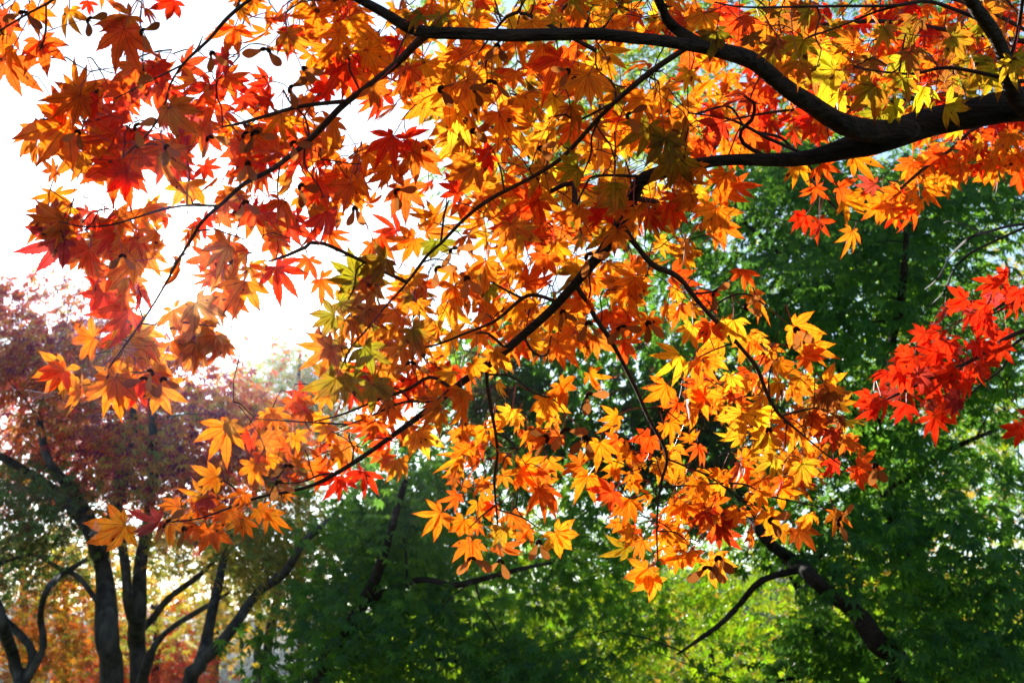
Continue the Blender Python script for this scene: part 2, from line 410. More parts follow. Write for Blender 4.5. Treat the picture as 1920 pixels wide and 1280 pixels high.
# ------------------------------------------------------------------ wood of the near maple: (photo px, py, width px), depth offset
LIMBS = [
    (-0.04, [(2330, 330, 96), (2120, 250, 84), (1990, 212, 76), (1920, 205, 68), (1860, 208, 60), (1780, 228, 56), (1700, 246, 54), (1630, 262, 50), (1530, 289, 30), (1430, 298, 25), (1310, 309, 23), (1215, 335, 24), (1190, 375, 24), (1150, 440, 22), (1097, 508, 20), (1060, 548, 18), (1000, 612, 16), (925, 678, 15), (870, 716, 14), (800, 768, 12), (740, 812, 10), (690, 848, 9), (640, 882, 8), (590, 908, 7), (540, 922, 6), (480, 934, 5), (420, 955, 4), (370, 972, 3), (320, 978, 2.5)]),
    (-0.10, [(1760, 232, 26), (1700, 245, 40), (1650, 250, 43), (1600, 236, 41), (1540, 205, 38), (1470, 160, 34), (1400, 115, 30), (1330, 92, 27), (1270, 84, 25), (1200, 72, 23), (1120, 61, 23), (1050, 62, 24), (970, 63, 24), (880, 61, 22), (800, 62, 23), (765, 55, 22), (730, 32, 19), (690, 8, 17), (640, -18, 15), (560, -60, 12), (460, -110, 8)]),
    (-0.10, [(1945, 222, 16), (1922, 205, 28), (1906, 180, 33), (1885, 120, 30), (1855, 60, 27), (1820, -5, 24), (1790, -80, 20), (1740, -180, 14)]),
    (-0.04, [(1292, 86, 24), (1262, 45, 21), (1235, 5, 18), (1205, -50, 14), (1190, -140, 9)]),
    (-0.06, [(795, 70, 18), (745, 120, 15), (690, 165, 13), (637, 204, 12), (570, 270, 11), (515, 314, 10), (460, 342, 9), (420, 378, 8), (380, 415, 7), (357, 452, 6), (333, 490, 5), (305, 540, 4.5), (275, 590, 4.5), (245, 632, 4), (203, 690, 3)]),
    (-0.05, [(1285, 95, 11), (1240, 122, 11), (1180, 170, 10), (1130, 216, 9), (1060, 290, 9), (1000, 330, 8), (920, 372, 8), (875, 405, 7), (827, 457, 6), (803, 478, 6), (757, 538, 5), (723, 575, 4), (690, 614, 4), (655, 655, 3), (640, 690, 2.5)]),
    (-0.03, [(1172, 405, 13), (1187, 453, 12), (1223, 494, 11), (1270, 518, 10), (1310, 567, 9), (1347, 607, 9), (1390, 654, 8), (1420, 690, 8), (1440, 740, 7), (1460, 774, 6), (1505, 815, 4), (1560, 860, 3), (1600, 885, 2)]),
    (-0.04, [(1085, 528, 11), (1103, 567, 10), (1120, 600, 9), (1143, 634, 9), (1163, 670, 8), (1190, 727, 8), (1213, 777, 7), (1250, 850, 6), (1240, 903, 5), (1233, 953, 4), (1231, 1003, 4), (1234, 1052, 3)]),
    (-0.03, [(922, 688, 8), (913, 720, 7), (920, 760, 7), (930, 810, 6), (933, 850, 6), (927, 896, 5), (930, 946, 4), (934, 998, 3)]),
    (0.02, [(873, 708, 7), (807, 706, 7), (767, 728, 6), (707, 750, 5), (640, 777, 4), (590, 790, 3)]),
    (-0.02, [(820, 748, 6), (757, 753, 5), (690, 782, 4), (640, 800, 2.5)]),
    (-0.01, [(1043, 548, 7), (993, 553, 7), (947, 587, 6), (923, 604, 6), (873, 624, 5), (820, 645, 4), (770, 655, 3)]),
    (0.01, [(993, 553, 5), (950, 545, 4), (905, 520, 3)]),
    (-0.04, [(940, 646, 5), (915, 625, 5), (893, 625, 3)]),
    (-0.04, [(985, 633, 5), (1000, 660, 5), (1025, 666, 4), (1033, 630, 3)]),
    (-0.08, [(640, 200, 9), (567, 200, 8), (500, 217, 7), (455, 230, 6), (417, 238, 4)]),
    (-0.09, [(480, -30, 8), (467, 0, 7), (423, 37, 7), (393, 73, 6), (367, 97, 6), (343, 121, 5), (320, 157, 4), (307, 200, 4), (280, 247, 4), (230, 297, 3)]),
    (-0.09, [(347, 118, 4), (310, 138, 4), (283, 151, 3), (215, 185, 2.5)]),
    (-0.14, [(130, -40, 6), (100, 0, 6), (57, 24, 5), (17, 48, 4), (-30, 75, 3)]),
    (-0.12, [(120, 5, 4), (85, 60, 4), (74, 95, 3)]),
    (-0.04, [(400, 376, 6), (350, 386, 5), (300, 394, 5), (255, 408, 4), (213, 420, 4), (160, 425, 3), (110, 415, 2)]),
    (0.01, [(640, 448, 8), (607, 457, 7), (573, 464, 7), (533, 480, 6), (500, 490, 3)]),
    (-0.06, [(525, 310, 4), (520, 350, 3), (522, 375, 2)]),
    (-0.06, [(572, 268, 4), (572, 310, 3), (595, 345, 3), (612, 380, 2)]),
    (-0.04, [(1863, 122, 8), (1780, 127, 7), (1713, 138, 6), (1647, 134, 4), (1600, 125, 3)]),
    (-0.04, [(1812, 12, 8), (1747, 3, 7), (1680, 10, 6), (1597, 11, 6), (1513, 13, 5), (1393, 14, 4), (1340, 5, 3)]),
    (-0.04, [(1707, 8, 5), (1647, 21, 5), (1580, 48, 4), (1510, 72, 3)]),
    (-0.07, [(1895, 110, 8), (1908, 70, 8), (1915, 20, 7), (1925, -40, 6)]),
    (0.01, [(1415, 296, 9), (1394, 270, 8), (1390, 245, 7), (1410, 225, 7), (1415, 195, 6), (1395, 180, 3)]),
    (0.04, [(1470, 290, 8), (1440, 260, 7), (1400, 238, 6), (1360, 222, 4), (1290, 212, 3)]),
    (0.08, [(1330, 150, 5), (1365, 200, 5), (1392, 232, 4)]),
    (0.08, [(1425, 215, 6), (1467, 260, 6), (1500, 303, 6), (1527, 335, 6), (1557, 380, 5), (1590, 410, 3), (1620, 415, 2)]),
    (-0.02, [(1180, 300, 6), (1120, 330, 5), (1100, 345, 4), (1080, 395, 4), (1092, 440, 3)]),
    (-0.04, [(1135, 212, 5), (1110, 255, 4), (1108, 290, 4), (1090, 335, 3)]),
    (-0.02, [(1130, 160, 5), (1085, 225, 4), (1060, 215, 4), (1040, 218, 3)]),
    (0.00, [(1180, 160, 5), (1150, 158, 5), (1120, 130, 4), (1118, 95, 3)]),
    (-0.02, [(945, 66, 5), (915, 105, 4), (905, 150, 4), (890, 185, 3)]),
    (0.02, [(1025, 50, 9), (995, 28, 8), (960, 26, 7), (940, 42, 5), (900, 95, 3)]),
    (0.01, [(1216, 340, 12), (1235, 380, 9), (1225, 395, 8), (1195, 405, 5)]),
    (0.06, [(1120, 340, 12), (1075, 345, 11), (1035, 358, 9), (990, 385, 6)]),
    (-0.01, [(1460, 774, 4), (1500, 770, 4), (1540, 765, 3), (1580, 790, 2)]),
    (-0.02, [(1370, 640, 4), (1340, 655, 3), (1310, 670, 3)]),
    (0.01, [(1310, 567, 5), (1360, 560, 4), (1400, 552, 4), (1440, 575, 3)]),
    (-0.01, [(1290, 545, 5), (1340, 545, 4), (1370, 520, 3), (1390, 505, 2)]),
    (-0.02, [(1300, 895, 3), (1380, 905, 4), (1430, 925, 4), (1480, 938, 3), (1560, 955, 2)]),
    (-0.02, [(1250, 850, 4), (1280, 872, 4), (1330, 893, 4), (1390, 935, 3), (1440, 955, 2)]),
    (-0.02, [(1237, 985, 3), (1270, 1000, 3), (1300, 1030, 2)]),
    (-0.02, [(930, 805, 4), (960, 830, 3), (985, 870, 2)]),
    (-0.02, [(928, 940, 4), (905, 965, 3), (880, 990, 2)]),
    (-0.02, [(930, 950, 3), (980, 970, 3), (1010, 990, 2)]),
    (-0.02, [(925, 690, 5), (960, 705, 4), (1000, 735, 4), (1040, 750, 3), (1060, 775, 2)]),
    (-0.02, [(1205, 757, 4), (1240, 765, 3), (1275, 790, 2)]),
    (0.00, [(645, 878, 4), (600, 890, 4), (560, 905, 3), (500, 905, 2)]),
    (-0.01, [(470, 936, 3), (440, 915, 3), (410, 895, 2)]),
    (-0.01, [(640, 777, 3), (560, 790, 3), (480, 785, 2)]),
]

# ------------------------------------------------------------------ leaves one can tell apart: px, py of the leaf base, direction, length px, hue
LEAVES = """75 78 65 72 O;25 88 150 60 O;10 112 75 95 OD;152 178 245 72 O;150 180 130 70 OD;132 227 130 112 O;245 30 130 72 OD;233 55 115 85 RO;255 125 110 66 RO
297 122 80 52 R;185 190 200 45 R;235 205 160 62 R;318 200 55 70 OG;395 160 115 62 R;403 197 80 62 O;223 300 110 88 RO;307 287 70 88 OG;217 250 140 75 RO
165 310 185 60 O;352 340 85 60 O;440 50 115 66 O;500 58 140 66 O;537 63 60 62 OG;635 60 110 60 O;383 310 45 46 R;455 270 120 52 O;527 215 90 56 O;463 300 110 50 O
527 375 60 74 RO;593 335 60 70 RO;610 397 90 72 R;100 402 172 84 OD;117 410 140 72 OD;235 420 100 62 O;507 187 190 52 R;617 165 170 52 R;625 85 100 60 O;165 2 95 32 R
270 15 60 46 O;325 0 160 56 R;130 20 110 62 OY;70 15 100 52 O;15 30 120 50 RD;395 225 120 50 O;620 225 100 60 OG;520 285 170 55 O;425 110 160 48 RP;470 390 110 58 O
655 35 70 82 O;690 95 30 62 O;645 120 80 76 R;768 127 112 76 RO;793 113 85 60 O;700 160 60 55 OG;737 255 125 62 R;757 262 15 66 R;732 312 100 66 O;775 285 45 66 OD
655 345 100 60 OD;755 350 80 72 OD;858 213 105 72 Y;935 210 55 76 O;887 213 100 62 O;1103 140 85 72 Y;1040 180 110 62 Y;965 75 70 62 O;875 150 35 82 OY;1050 110 155 82 RO
845 160 130 88 O;1020 85 90 52 O;1247 260 80 66 G;1268 293 100 76 G;1217 233 115 78 G;1170 335 50 56 Y;1085 315 170 66 G;920 290 160 52 R;862 355 190 46 R;1010 375 170 76 RO
1085 390 90 52 O;1130 390 95 52 R;1253 392 80 48 O;890 310 150 62 OG;1207 185 140 62 O;1035 20 60 46 O;1083 12 90 46 O;790 25 150 42 G;827 30 100 40 G;997 40 80 52 Y;957 420 80 58 OG
1343 58 115 64 G;1600 80 230 62 OG;1565 132 150 78 GY;1640 160 130 68 G;1733 163 100 62 GY;1507 75 115 58 GY;1455 73 90 56 D;1445 95 120 62 GY;1575 175 120 56 Y;1653 207 165 68 G
1675 195 60 46 GY;1693 147 120 52 G;1783 70 20 58 G;1707 97 60 56 D;1630 112 90 42 D;1867 130 110 64 GY;1897 110 85 62 GY;1773 197 5 62 GY;1798 232 90 38 Y;1403 183 180 56 RD
1387 33 85 66 RO;1355 230 150 62 RD;1320 25 100 60 O;1498 308 105 44 O;1537 310 60 44 RO;1600 295 12 60 O;1530 350 110 46 RO;1573 352 20 38 RO;1585 375 40 46 O;1535 412 95 50 RO;1510 405 130 42 R
1350 355 30 52 O;1343 390 100 62 OY;1360 325 110 52 O;1375 345 45 56 RO;1303 350 100 52 Y;177 634 175 74 O;120 687 125 80 O;217 707 115 88 O;218 710 85 66 OG;297 724 70 66 O;260 720 75 56 R
245 580 130 78 R;255 490 165 72 O;167 465 130 66 RO;120 447 165 90 RP;430 460 150 76 OG;460 527 95 82 O;517 500 55 72 R;320 640 40 62 O;360 640 50 72 OD;375 625 45 72 OD;325 580 60 60 OD
368 567 50 62 D;627 590 160 66 G;622 650 140 72 OG;428 800 130 76 O;432 790 95 52 D;630 710 130 66 G;683 650 70 62 G;773 617 60 72 G;645 707 50 58 G;670 520 215 62 G;725 485 150 62 G;705 535 185 62 D
690 580 60 62 D;853 535 105 66 O;910 490 90 66 OG;965 430 70 62 G;1027 480 95 52 RO;985 530 0 52 RO;965 572 80 52 O;1040 590 60 46 O;1045 640 45 62 O;1100 560 130 52 O;1190 520 130 56 O
1145 585 70 52 RO;1175 585 90 62 RO;1215 595 85 56 O;740 580 100 46 O;865 757 95 62 O;780 807 60 62 Y;960 770 110 52 Y;1022 745 60 62 OY;1050 720 50 52 O;1105 700 50 46 O;1157 780 130 52 O
1250 720 140 52 O;1275 665 130 62 Y;1255 790 40 52 O;825 780 120 52 O;735 757 130 46 O;705 790 100 48 O;935 715 80 42 Y;880 840 120 50 O;1125 830 100 50 O;915 800 100 48 O
1283 450 70 50 O;1407 553 45 62 O;1395 505 100 42 RO;1487 610 40 62 O;1520 645 40 56 O;1507 665 30 46 RO;1420 640 30 42 Y;1375 600 90 50 Y;1300 610 90 52 Y;1330 605 90 52 RO;1315 675 90 50 O
1370 705 80 46 Y;1305 730 60 56 O;1285 750 70 56 O;1393 775 120 62 Y;1425 765 80 50 Y;1460 680 60 52 O;1547 717 25 62 O;1583 790 10 56 Y;1440 817 120 62 GY;1545 745 100 50 D;1580 820 80 44 RD
1460 717 80 52 O;1597 433 100 50 O;1538 422 110 34 R;235 983 150 78 O;300 976 155 62 RP;320 976 120 52 O;407 893 170 56 O;385 927 170 56 O;387 930 130 52 RP;335 950 190 50 O;390 990 110 52 O
395 990 60 52 O;457 973 100 42 O;505 960 80 48 O;460 925 140 46 O;430 955 100 48 O;610 873 150 56 RO;632 895 110 46 R;480 870 120 56 O;683 883 95 54 R;645 895 110 46 R;747 860 75 52 O
860 870 140 52 OD;907 900 110 44 OY;857 927 120 46 RO;827 960 140 62 O;870 973 110 52 OY;897 940 60 46 O;885 1015 105 52 O;938 1023 50 52 OD;960 963 70 44 OD;970 890 30 42 O;1010 915 50 68 OD
973 875 15 56 O;1040 997 40 62 OY;945 990 120 52 GY;1103 890 120 56 O;1090 873 185 46 O;1150 920 140 56 RO;1180 935 105 58 O;1160 863 120 46 OY;1187 1000 160 42 OY;1175 1025 130 52 GY;1205 1013 120 44 OY
1215 1065 125 56 O;1223 1083 85 54 Y;1250 993 40 46 O;1270 1040 140 46 O;1265 945 80 46 O;1240 860 60 52 Y;1352 883 100 38 O;1307 900 80 44 O;1453 860 140 56 GY;1503 870 70 58 GY;1465 895 100 48 RO
1607 873 40 62 RO;1563 865 90 40 R;1423 920 60 46 O;1467 915 50 52 O;1385 955 100 44 OY;1437 960 90 48 O;1335 965 120 52 OD;1347 990 60 60 RD;1518 962 80 42 OY;1565 960 60 50 O;1465 985 110 44 OY
1495 990 40 52 OD;1290 1035 70 52 O;1330 1050 50 58 OY;1285 945 90 46 O;1405 995 70 52 OD"""
LEAVES = [(float(a), float(b), float(c), float(d), e) for a, b, c, d, e in (q.split() for l in LEAVES.split("\n") for q in l.split(";"))]

SEEDS = [(237, 75, 60), (262, 58, 30), (163, 35, 40), (148, 243, 110), (265, 128, 80), (45, 20, 100), (395, 95, 60), (500, 90, 100), (540, 165, 20), (565, 125, 40), (455, 250, 40), (390, 255, 60),
         (545, 265, 40), (475, 245, 60), (465, 300, 90), (560, 345, 50), (310, 270, 60), (250, 235, 30), (460, 375, 80), (933, 80, 90), (923, 150, 100), (887, 165, 40), (820, 165, 20), (880, 245, 0),
         (1007, 277, 20), (1173, 215, 20), (1070, 130, 150), (740, 355, 40), (665, 385, 80), (817, 500, 50), (873, 515, 80), (847, 465, 60), (1100, 475, 50), (1053, 580, 60), (1163, 610, 70),
         (1213, 600, 70), (1103, 600, 80), (1057, 803, 60), (1030, 820, 170), (1100, 815, 110), (770, 677, 80), (1100, 737, 50), (1393, 577, 0), (1337, 547, 40), (1490, 612, 60), (1440, 973, 20),
         (1570, 977, 0), (1640, 867, 80), (1327, 1060, 90), (287, 694, 130), (303, 706, 60), (273, 706, 120), (230, 475, 100), (883, 1043, 80), (940, 1047, 100), (1345, 1040, 80), (1440, 800, 90),
         (310, 980, 40), (345, 985, 80), (540, 870, 100), (520, 900, 70), (1010, 1010, 90)]

# ------------------------------------------------------------------ leaves behind those: outline in the photo, how many, length px, depth behind, hues
FILL = [
    ([(660, 60), (1290, 100), (1330, 320), (1200, 410), (900, 380), (850, 300), (790, 200)], 185, 64, (0.0, 0.6), 'OY OY Y Y OG O RO O G'),
    ([(640, -10), (1290, -10), (1290, 70), (790, 45)], 80, 54, (0.05, 0.5), 'O O RO OY G OG Y'),
    ([(870, 360), (1180, 420), (1330, 330), (1390, 420), (1290, 480), (1180, 640), (1000, 640), (850, 720), (700, 740), (680, 600), (780, 430)], 160, 60, (0.0, 0.6), 'O O RO OY OG OD O OY G'),
    ([(700, 650), (870, 700), (760, 850), (600, 890), (450, 850), (490, 770)], 64, 52, (0.0, 0.4), 'O O RO RO OD R'),
    ([(330, 990), (310, 960), (400, 910), (560, 890), (560, 920), (430, 985)], 14, 44, (0.0, 0.15), 'O RO O R'),
    ([(850, 740), (960, 720), (1060, 790), (1010, 1000), (880, 1010), (850, 900)], 34, 48, (0.0, 0.3), 'O O OY OD RO'),
    ([(1130, 800), (1290, 780), (1340, 960), (1290, 1040), (1210, 1070), (1130, 920)], 44, 46, (0.0, 0.3), 'O O OY RO OY'),
    ([(1190, 480), (1400, 580), (1500, 690), (1590, 750), (1610, 850), (1500, 900), (1400, 960), (1290, 820), (1230, 640)], 85, 52, (0.0, 0.5), 'O OY OY Y O RO'),
    ([(1290, 20), (1920, -20), (1920, 170), (1660, 225), (1450, 110)], 70, 56, (0.0, 0.25), 'G GY OG G OG G D O'),
    ([(200, 110), (320, 90), (400, 200), (360, 320), (220, 330), (170, 220)], 52, 70, (0.0, 0.35), 'R RO R RO OD RP RD'),
    ([(60, 390), (260, 390), (300, 470), (150, 470)], 14, 64, (0.0, 0.25), 'RO O OD RP'),
    ([(420, 230), (560, 230), (700, 300), (620, 430), (480, 470), (420, 380)], 58, 66, (0.0, 0.35), 'R RO O OD OG'),
    ([(200, 480), (280, 470), (280, 640), (200, 620)], 14, 68, (0.0, 0.25), 'O R RO OG'),
    ([(130, 660), (250, 640), (300, 700), (230, 740), (120, 720)], 10, 62, (0.0, 0.2), 'O O OG RO'),
    ([(-60, -40), (130, -40), (90, 130), (-60, 140)], 10, 66, (0.0, 0.2), 'O OD RD O'),
    ([(420, -20), (660, -20), (660, 110), (560, 130), (470, 60)], 20, 58, (0.0, 0.25), 'O O RO OG R'),
    ([(640, 80), (760, 90), (760, 170), (650, 180)], 12, 58, (0.0, 0.25), 'O RO R O'),
    ([(1150, 340), (1320, 290), (1290, 400), (1140, 470)], 14, 60, (-0.16, -0.08), 'OG G RO OD O'),
    ([(1390, 60), (1560, 110), (1480, 170)], 4, 60, (-0.17, -0.12), 'G OG D'),
    ([(620, 800), (900, 630), (1010, 600), (760, 850)], 8, 54, (-0.12, -0.06), 'O OG RO D'),
    ([(60, 440), (330, 400), (340, 500), (120, 520)], 8, 66, (-0.05, 0.2), 'O OD RO'),
    ([(560, 430), (700, 440), (700, 560), (600, 560)], 8, 60, (0.0, 0.2), 'RO O R OD'),
    ([(330, 580), (430, 600), (420, 690), (330, 670)], 7, 60, (0.0, 0.15), 'OD OG O'),
    ([(170, 470), (290, 440), (280, 500), (250, 560), (170, 560)], 8, 64, (0.0, 0.2), 'RO O OD R'),
    ([(350, 440), (430, 430), (480, 520), (420, 560), (390, 500)], 6, 64, (0.0, 0.2), 'OD O OG RO'),
    ([(560, 0), (660, 0), (800, 80), (800, 200), (660, 200), (540, 120)], 26, 60, (0.02, 0.4), 'O RO O OD R'),
    ([(60, 400), (280, 380), (320, 480), (150, 500)], 10, 70, (0.0, 0.2), 'RO OD R O'),
    ([(90, 640), (300, 620), (330, 720), (120, 740)], 8, 66, (0.0, 0.2), 'O RO O OG'),
    ([(40, 230), (150, 200), (180, 330), (100, 390)], 6, 66, (0.0, 0.2), 'O OD RO'),
    ([(260, 330), (420, 320), (440, 440), (280, 460)], 10, 62, (0.0, 0.3), 'RO R O OD'),
    ([(90, 160), (190, 130), (230, 300), (150, 290)], 8, 66, (0.0, 0.3), 'O OD RO'),
    ([(340, 150), (520, 130), (640, 180), (560, 260), (380, 260)], 16, 60, (0.0, 0.3), 'O RO R OD'),
    ([(380, 480), (470, 440), (560, 450), (500, 520), (420, 540)], 10, 62, (0.05, 0.25), 'O RO OD R'),
    ([(280, 590), (400, 590), (420, 660), (300, 680)], 8, 62, (0.0, 0.2), 'O OD OG'),
    ([(620, 300), (760, 260), (840, 400), (760, 460), (640, 420)], 12, 60, (0.0, 0.3), 'O OD RO R'),
    ([(580, 560), (720, 500), (760, 640), (680, 760), (600, 720)], 20, 66, (-0.03, 0.2), 'G OG G OG'),
    ([(1500, 710), (1590, 720), (1590, 830), (1490, 800)], 12, 50, (-0.08, 0.05), 'D OD D RD'),
    ([(1310, 950), (1390, 950), (1390, 1040), (1310, 1040)], 7, 52, (-0.05, 0.05), 'D RD OD'),
    ([(-200, -300), (1900, -300), (1900, -20), (-200, -20)], 130, 60, (0.0, 0.4), 'O O RO OY OG G R'),
]

# ------------------------------------------------------------------ ground
def ground_mesh():
    xs = np.concatenate([np.linspace(-300, -30, 12), np.linspace(-28, 28, 57), np.linspace(30, 300, 12)])
    ys = np.concatenate([np.linspace(-60, -6, 8), np.linspace(-5, 45, 51), np.linspace(50, 500, 20)])
    X, Y = np.meshgrid(xs, ys, indexing='ij')
    Z = 0.06 * np.sin(X * 0.7 + 1.3) * np.cos(Y * 0.5) + 0.04 * np.sin(X * 1.9 + Y * 1.3)
    nx, ny = X.shape
    i = np.arange(nx - 1)[:, None]; j = np.arange(ny - 1)[None]
    q = np.stack([i * ny + j, (i + 1) * ny + j, (i + 1) * ny + j + 1, i * ny + j + 1], -1).reshape(-1, 4)
    mb = Mesh()
    mb.add(np.stack([X, Y, Z], -1).reshape(-1, 3), q.ravel(), [4] * len(q))
    m = bpy.data.materials.new("leaf_strewn_grass"); m.use_nodes = True
    t = m.node_tree; N, L = t.nodes.new, t.links.new
    pb = t.nodes["Principled BSDF"]; pb.inputs["Roughness"].default_value = 0.95
    g = N("ShaderNodeNewGeometry")
    nz = N("ShaderNodeTexNoise"); nz.inputs["Scale"].default_value = 0.8; nz.inputs["Detail"].default_value = 8
    L(g.outputs["Position"], nz.inputs["Vector"])
    vo = N("ShaderNodeTexVoronoi"); vo.inputs["Scale"].default_value = 14
    L(g.outputs["Position"], vo.inputs["Vector"])
    r1 = N("ShaderNodeValToRGB")
    r1.color_ramp.elements[0].color = (0.03, 0.06, 0.015, 1); r1.color_ramp.elements[1].color = (0.09, 0.11, 0.03, 1)
    L(nz.outputs["Fac"], r1.inputs[0])
    r2 = N("ShaderNodeValToRGB"); r2.color_ramp.interpolation = 'CONSTANT'
    r2.color_ramp.elements[0].color = (0.25, 0.06, 0.015, 1); r2.color_ramp.elements[1].color = (0.22, 0.12, 0.02, 1); r2.color_ramp.elements[1].position = 0.5
    L(vo.outputs["Color"], r2.inputs[0])
    th = N("ShaderNodeMath"); th.operation = 'LESS_THAN'; th.inputs[1].default_value = 0.32
    L(vo.outputs["Distance"], th.inputs[0])
    mx = N("ShaderNodeMix"); mx.data_type = 'RGBA'
    L(th.outputs[0], mx.inputs[0]); L(r1.outputs[0], mx.inputs[6]); L(r2.outputs[0], mx.inputs[7])
    L(mx.outputs[2], pb.inputs["Base Color"])
    o = mb.build("ground", m)
    o["kind"] = "structure"
    return o
ground_mesh()

def hill_mesh():
    xs = np.linspace(-290, 290, 200); ys = np.linspace(100, 210, 30)
    X, Y = np.meshgrid(xs, ys, indexing='ij')
    k = np.sin(np.pi * np.clip((Y - 100) / 110, 0, 1)) ** 0.8
    Z = k * (13 + 2 * np.sin(X * 0.021 + 0.6) + 1.2 * np.sin(X * 0.06) + 0.7 * np.sin(X * 0.31 + Y * 0.2)) - 0.5 + k * RND.uniform(-0.8, 0.8, X.shape)
    nx, ny = X.shape
    i = np.arange(nx - 1)[:, None]; j = np.arange(ny - 1)[None]
    q = np.stack([i * ny + j, (i + 1) * ny + j, (i + 1) * ny + j + 1, i * ny + j + 1], -1).reshape(-1, 4)
    mb = Mesh(); mb.add(np.stack([X, Y, Z], -1).reshape(-1, 3), q.ravel(), [4] * len(q))
    o = mb.build("hill", bark_material("wooded_hillside", (0.015, 0.035, 0.01), (0.10, 0.07, 0.02), 0.45, 1.0, (1, 1, 1)))
    o["kind"] = "structure"
hill_mesh()

# ------------------------------------------------------------------ the near maple
def px_path(pts, off=0.0, dfun=depth):
    return np.array([np.concatenate([at(x, y, dfun(x, y) + off), [w / 2 / F * (dfun(x, y) + off)]]) for x, y, w in pts])

trunk_top = at(2330, 330, 2.45)
trunk_foot = np.array([trunk_top[0] + 0.12, trunk_top[1] + 0.15, 0.0])
near = thing("maple_tree", trunk_foot, "orange maple with dark limbs and backlit star-shaped leaves spreading over the whole foreground", "tree")
G = Graph()
mb = Mesh()
tp = np.array([[*(trunk_foot + [0.05, 0, -0.1]), 0.15], [*(trunk_foot + [0.02, 0, 0.25]), 0.105], [*(trunk_foot + [-0.04, -0.05, 1.0]), 0.09],
               [*(trunk_top + [0.02, 0.02, -0.1]), 0.085], [*(trunk_top + [0.06, 0.05, 0.8]), 0.06], [*(trunk_top + [-0.05, 0.15, 1.7]), 0.04], [*(trunk_top + [-0.3, 0.2, 2.4]), 0.015]])
sp = smooth_path(tp, 0.05)
tube(mb, sp[:, :3], sp[:, 3], 14, 0.02)
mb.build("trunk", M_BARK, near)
for off, pts in LIMBS:
    pp = px_path(pts, off)
    if len(G.p):                                  # spring from the parent limb
        q, r, dd = G.near(pp[0, :3])
        if dd < 0.16:
            pp[0, :3] = q
    s = smooth_path(pp, 0.012)
    big = s[0, 3] > 0.006
    k = np.arange(len(s))[:, None]
    s[:, :3] += (0.22 * s[:, 3:4]) * (np.sin(k * np.array([0.19, 0.13, 0.17]) + RND.uniform(0, 6, 3)) + 0.6 * np.sin(k * np.array([0.43, 0.37, 0.51]) + RND.uniform(0, 6, 3)))
    G.add(s[:, :3], s[:, 3])
    mb = Mesh()
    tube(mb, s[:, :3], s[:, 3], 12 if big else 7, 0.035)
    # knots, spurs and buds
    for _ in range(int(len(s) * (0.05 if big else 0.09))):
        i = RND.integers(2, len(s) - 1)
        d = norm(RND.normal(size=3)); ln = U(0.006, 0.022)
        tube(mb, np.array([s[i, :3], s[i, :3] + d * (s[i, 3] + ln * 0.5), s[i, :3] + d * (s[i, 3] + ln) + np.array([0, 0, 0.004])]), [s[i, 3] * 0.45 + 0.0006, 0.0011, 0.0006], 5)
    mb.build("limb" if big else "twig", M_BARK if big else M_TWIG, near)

wood = Mesh()           # fine twigs that carry the leaf clusters
mass = Mesh()           # every leaf beyond the hundred largest
specs = []
for x, y, a, l, h in LEAVES:
    if h == 'O' and 780 < x < 1330 and y < 470 and RND.random() < 0.5:
        h = 'OY'
    if h == 'O' and x < 620 and y < 420 and RND.random() < 0.4:
        h = 'RO'
    d = depth(x, y) + U(-0.05, 0.07) - (0.09 if h in ('G', 'GY', 'OG') else 0.0)
    specs.append((x, y, a + U(-6, 6), l * U(0.94, 1.10), h, d, 0.45, False))
for poly, n, ln, (b0, b1), hues in FILL:
    hl = hues.split()
    for x, y in scatter_poly(poly, n):
        specs.append((x, y, RND.normal(95, 50), ln * U(0.62, 1.06), hl[RND.integers(len(hl))], depth(x, y) + U(b0, b1 * 1.25), 0.8, RND.random() < 0.06))
order = sorted(range(len(LEAVES)), key=lambda i: -specs[i][3])
inside = [i for i in order if 20 < specs[i][0] < 1900 and 20 < specs[i][1] < 1260]
singles = set(inside[:100])
# connect from the wood outwards
pos = [at(s[0], s[1], s[5]) for s in specs]
dist0 = [G.near(p)[2] for p in pos]
leaf_mb = {}
for i in sorted(range(len(specs)), key=lambda i: dist0[i]):
    x, y, a, l, h, d, tilt, curled = specs[i]
    size = l / F * d
    m = Mesh() if i in singles else mass
    lx, lz = add_leaf(m, pos[i], a, size, h, tilt, curled)
    root = pos[i] - lx * size * 0.45 + np.array([0, 0, 0.012]) + RND.normal(size=3) * 0.006
    if G.near(root)[2] > 0.05:
        twig_to(wood, G, root)
    q, r, _ = G.near(root)
    petiole(m, q, pos[i], mat=1)
    if i in singles:
        m.build("leaf", [M_LEAF, M_TWIG_RED], near)
f = mass.build("foliage", [M_LEAF, M_TWIG_RED], near); f["kind"] = "stuff"
f = wood.build("fine_twigs", M_TWIG, near); f["kind"] = "stuff"

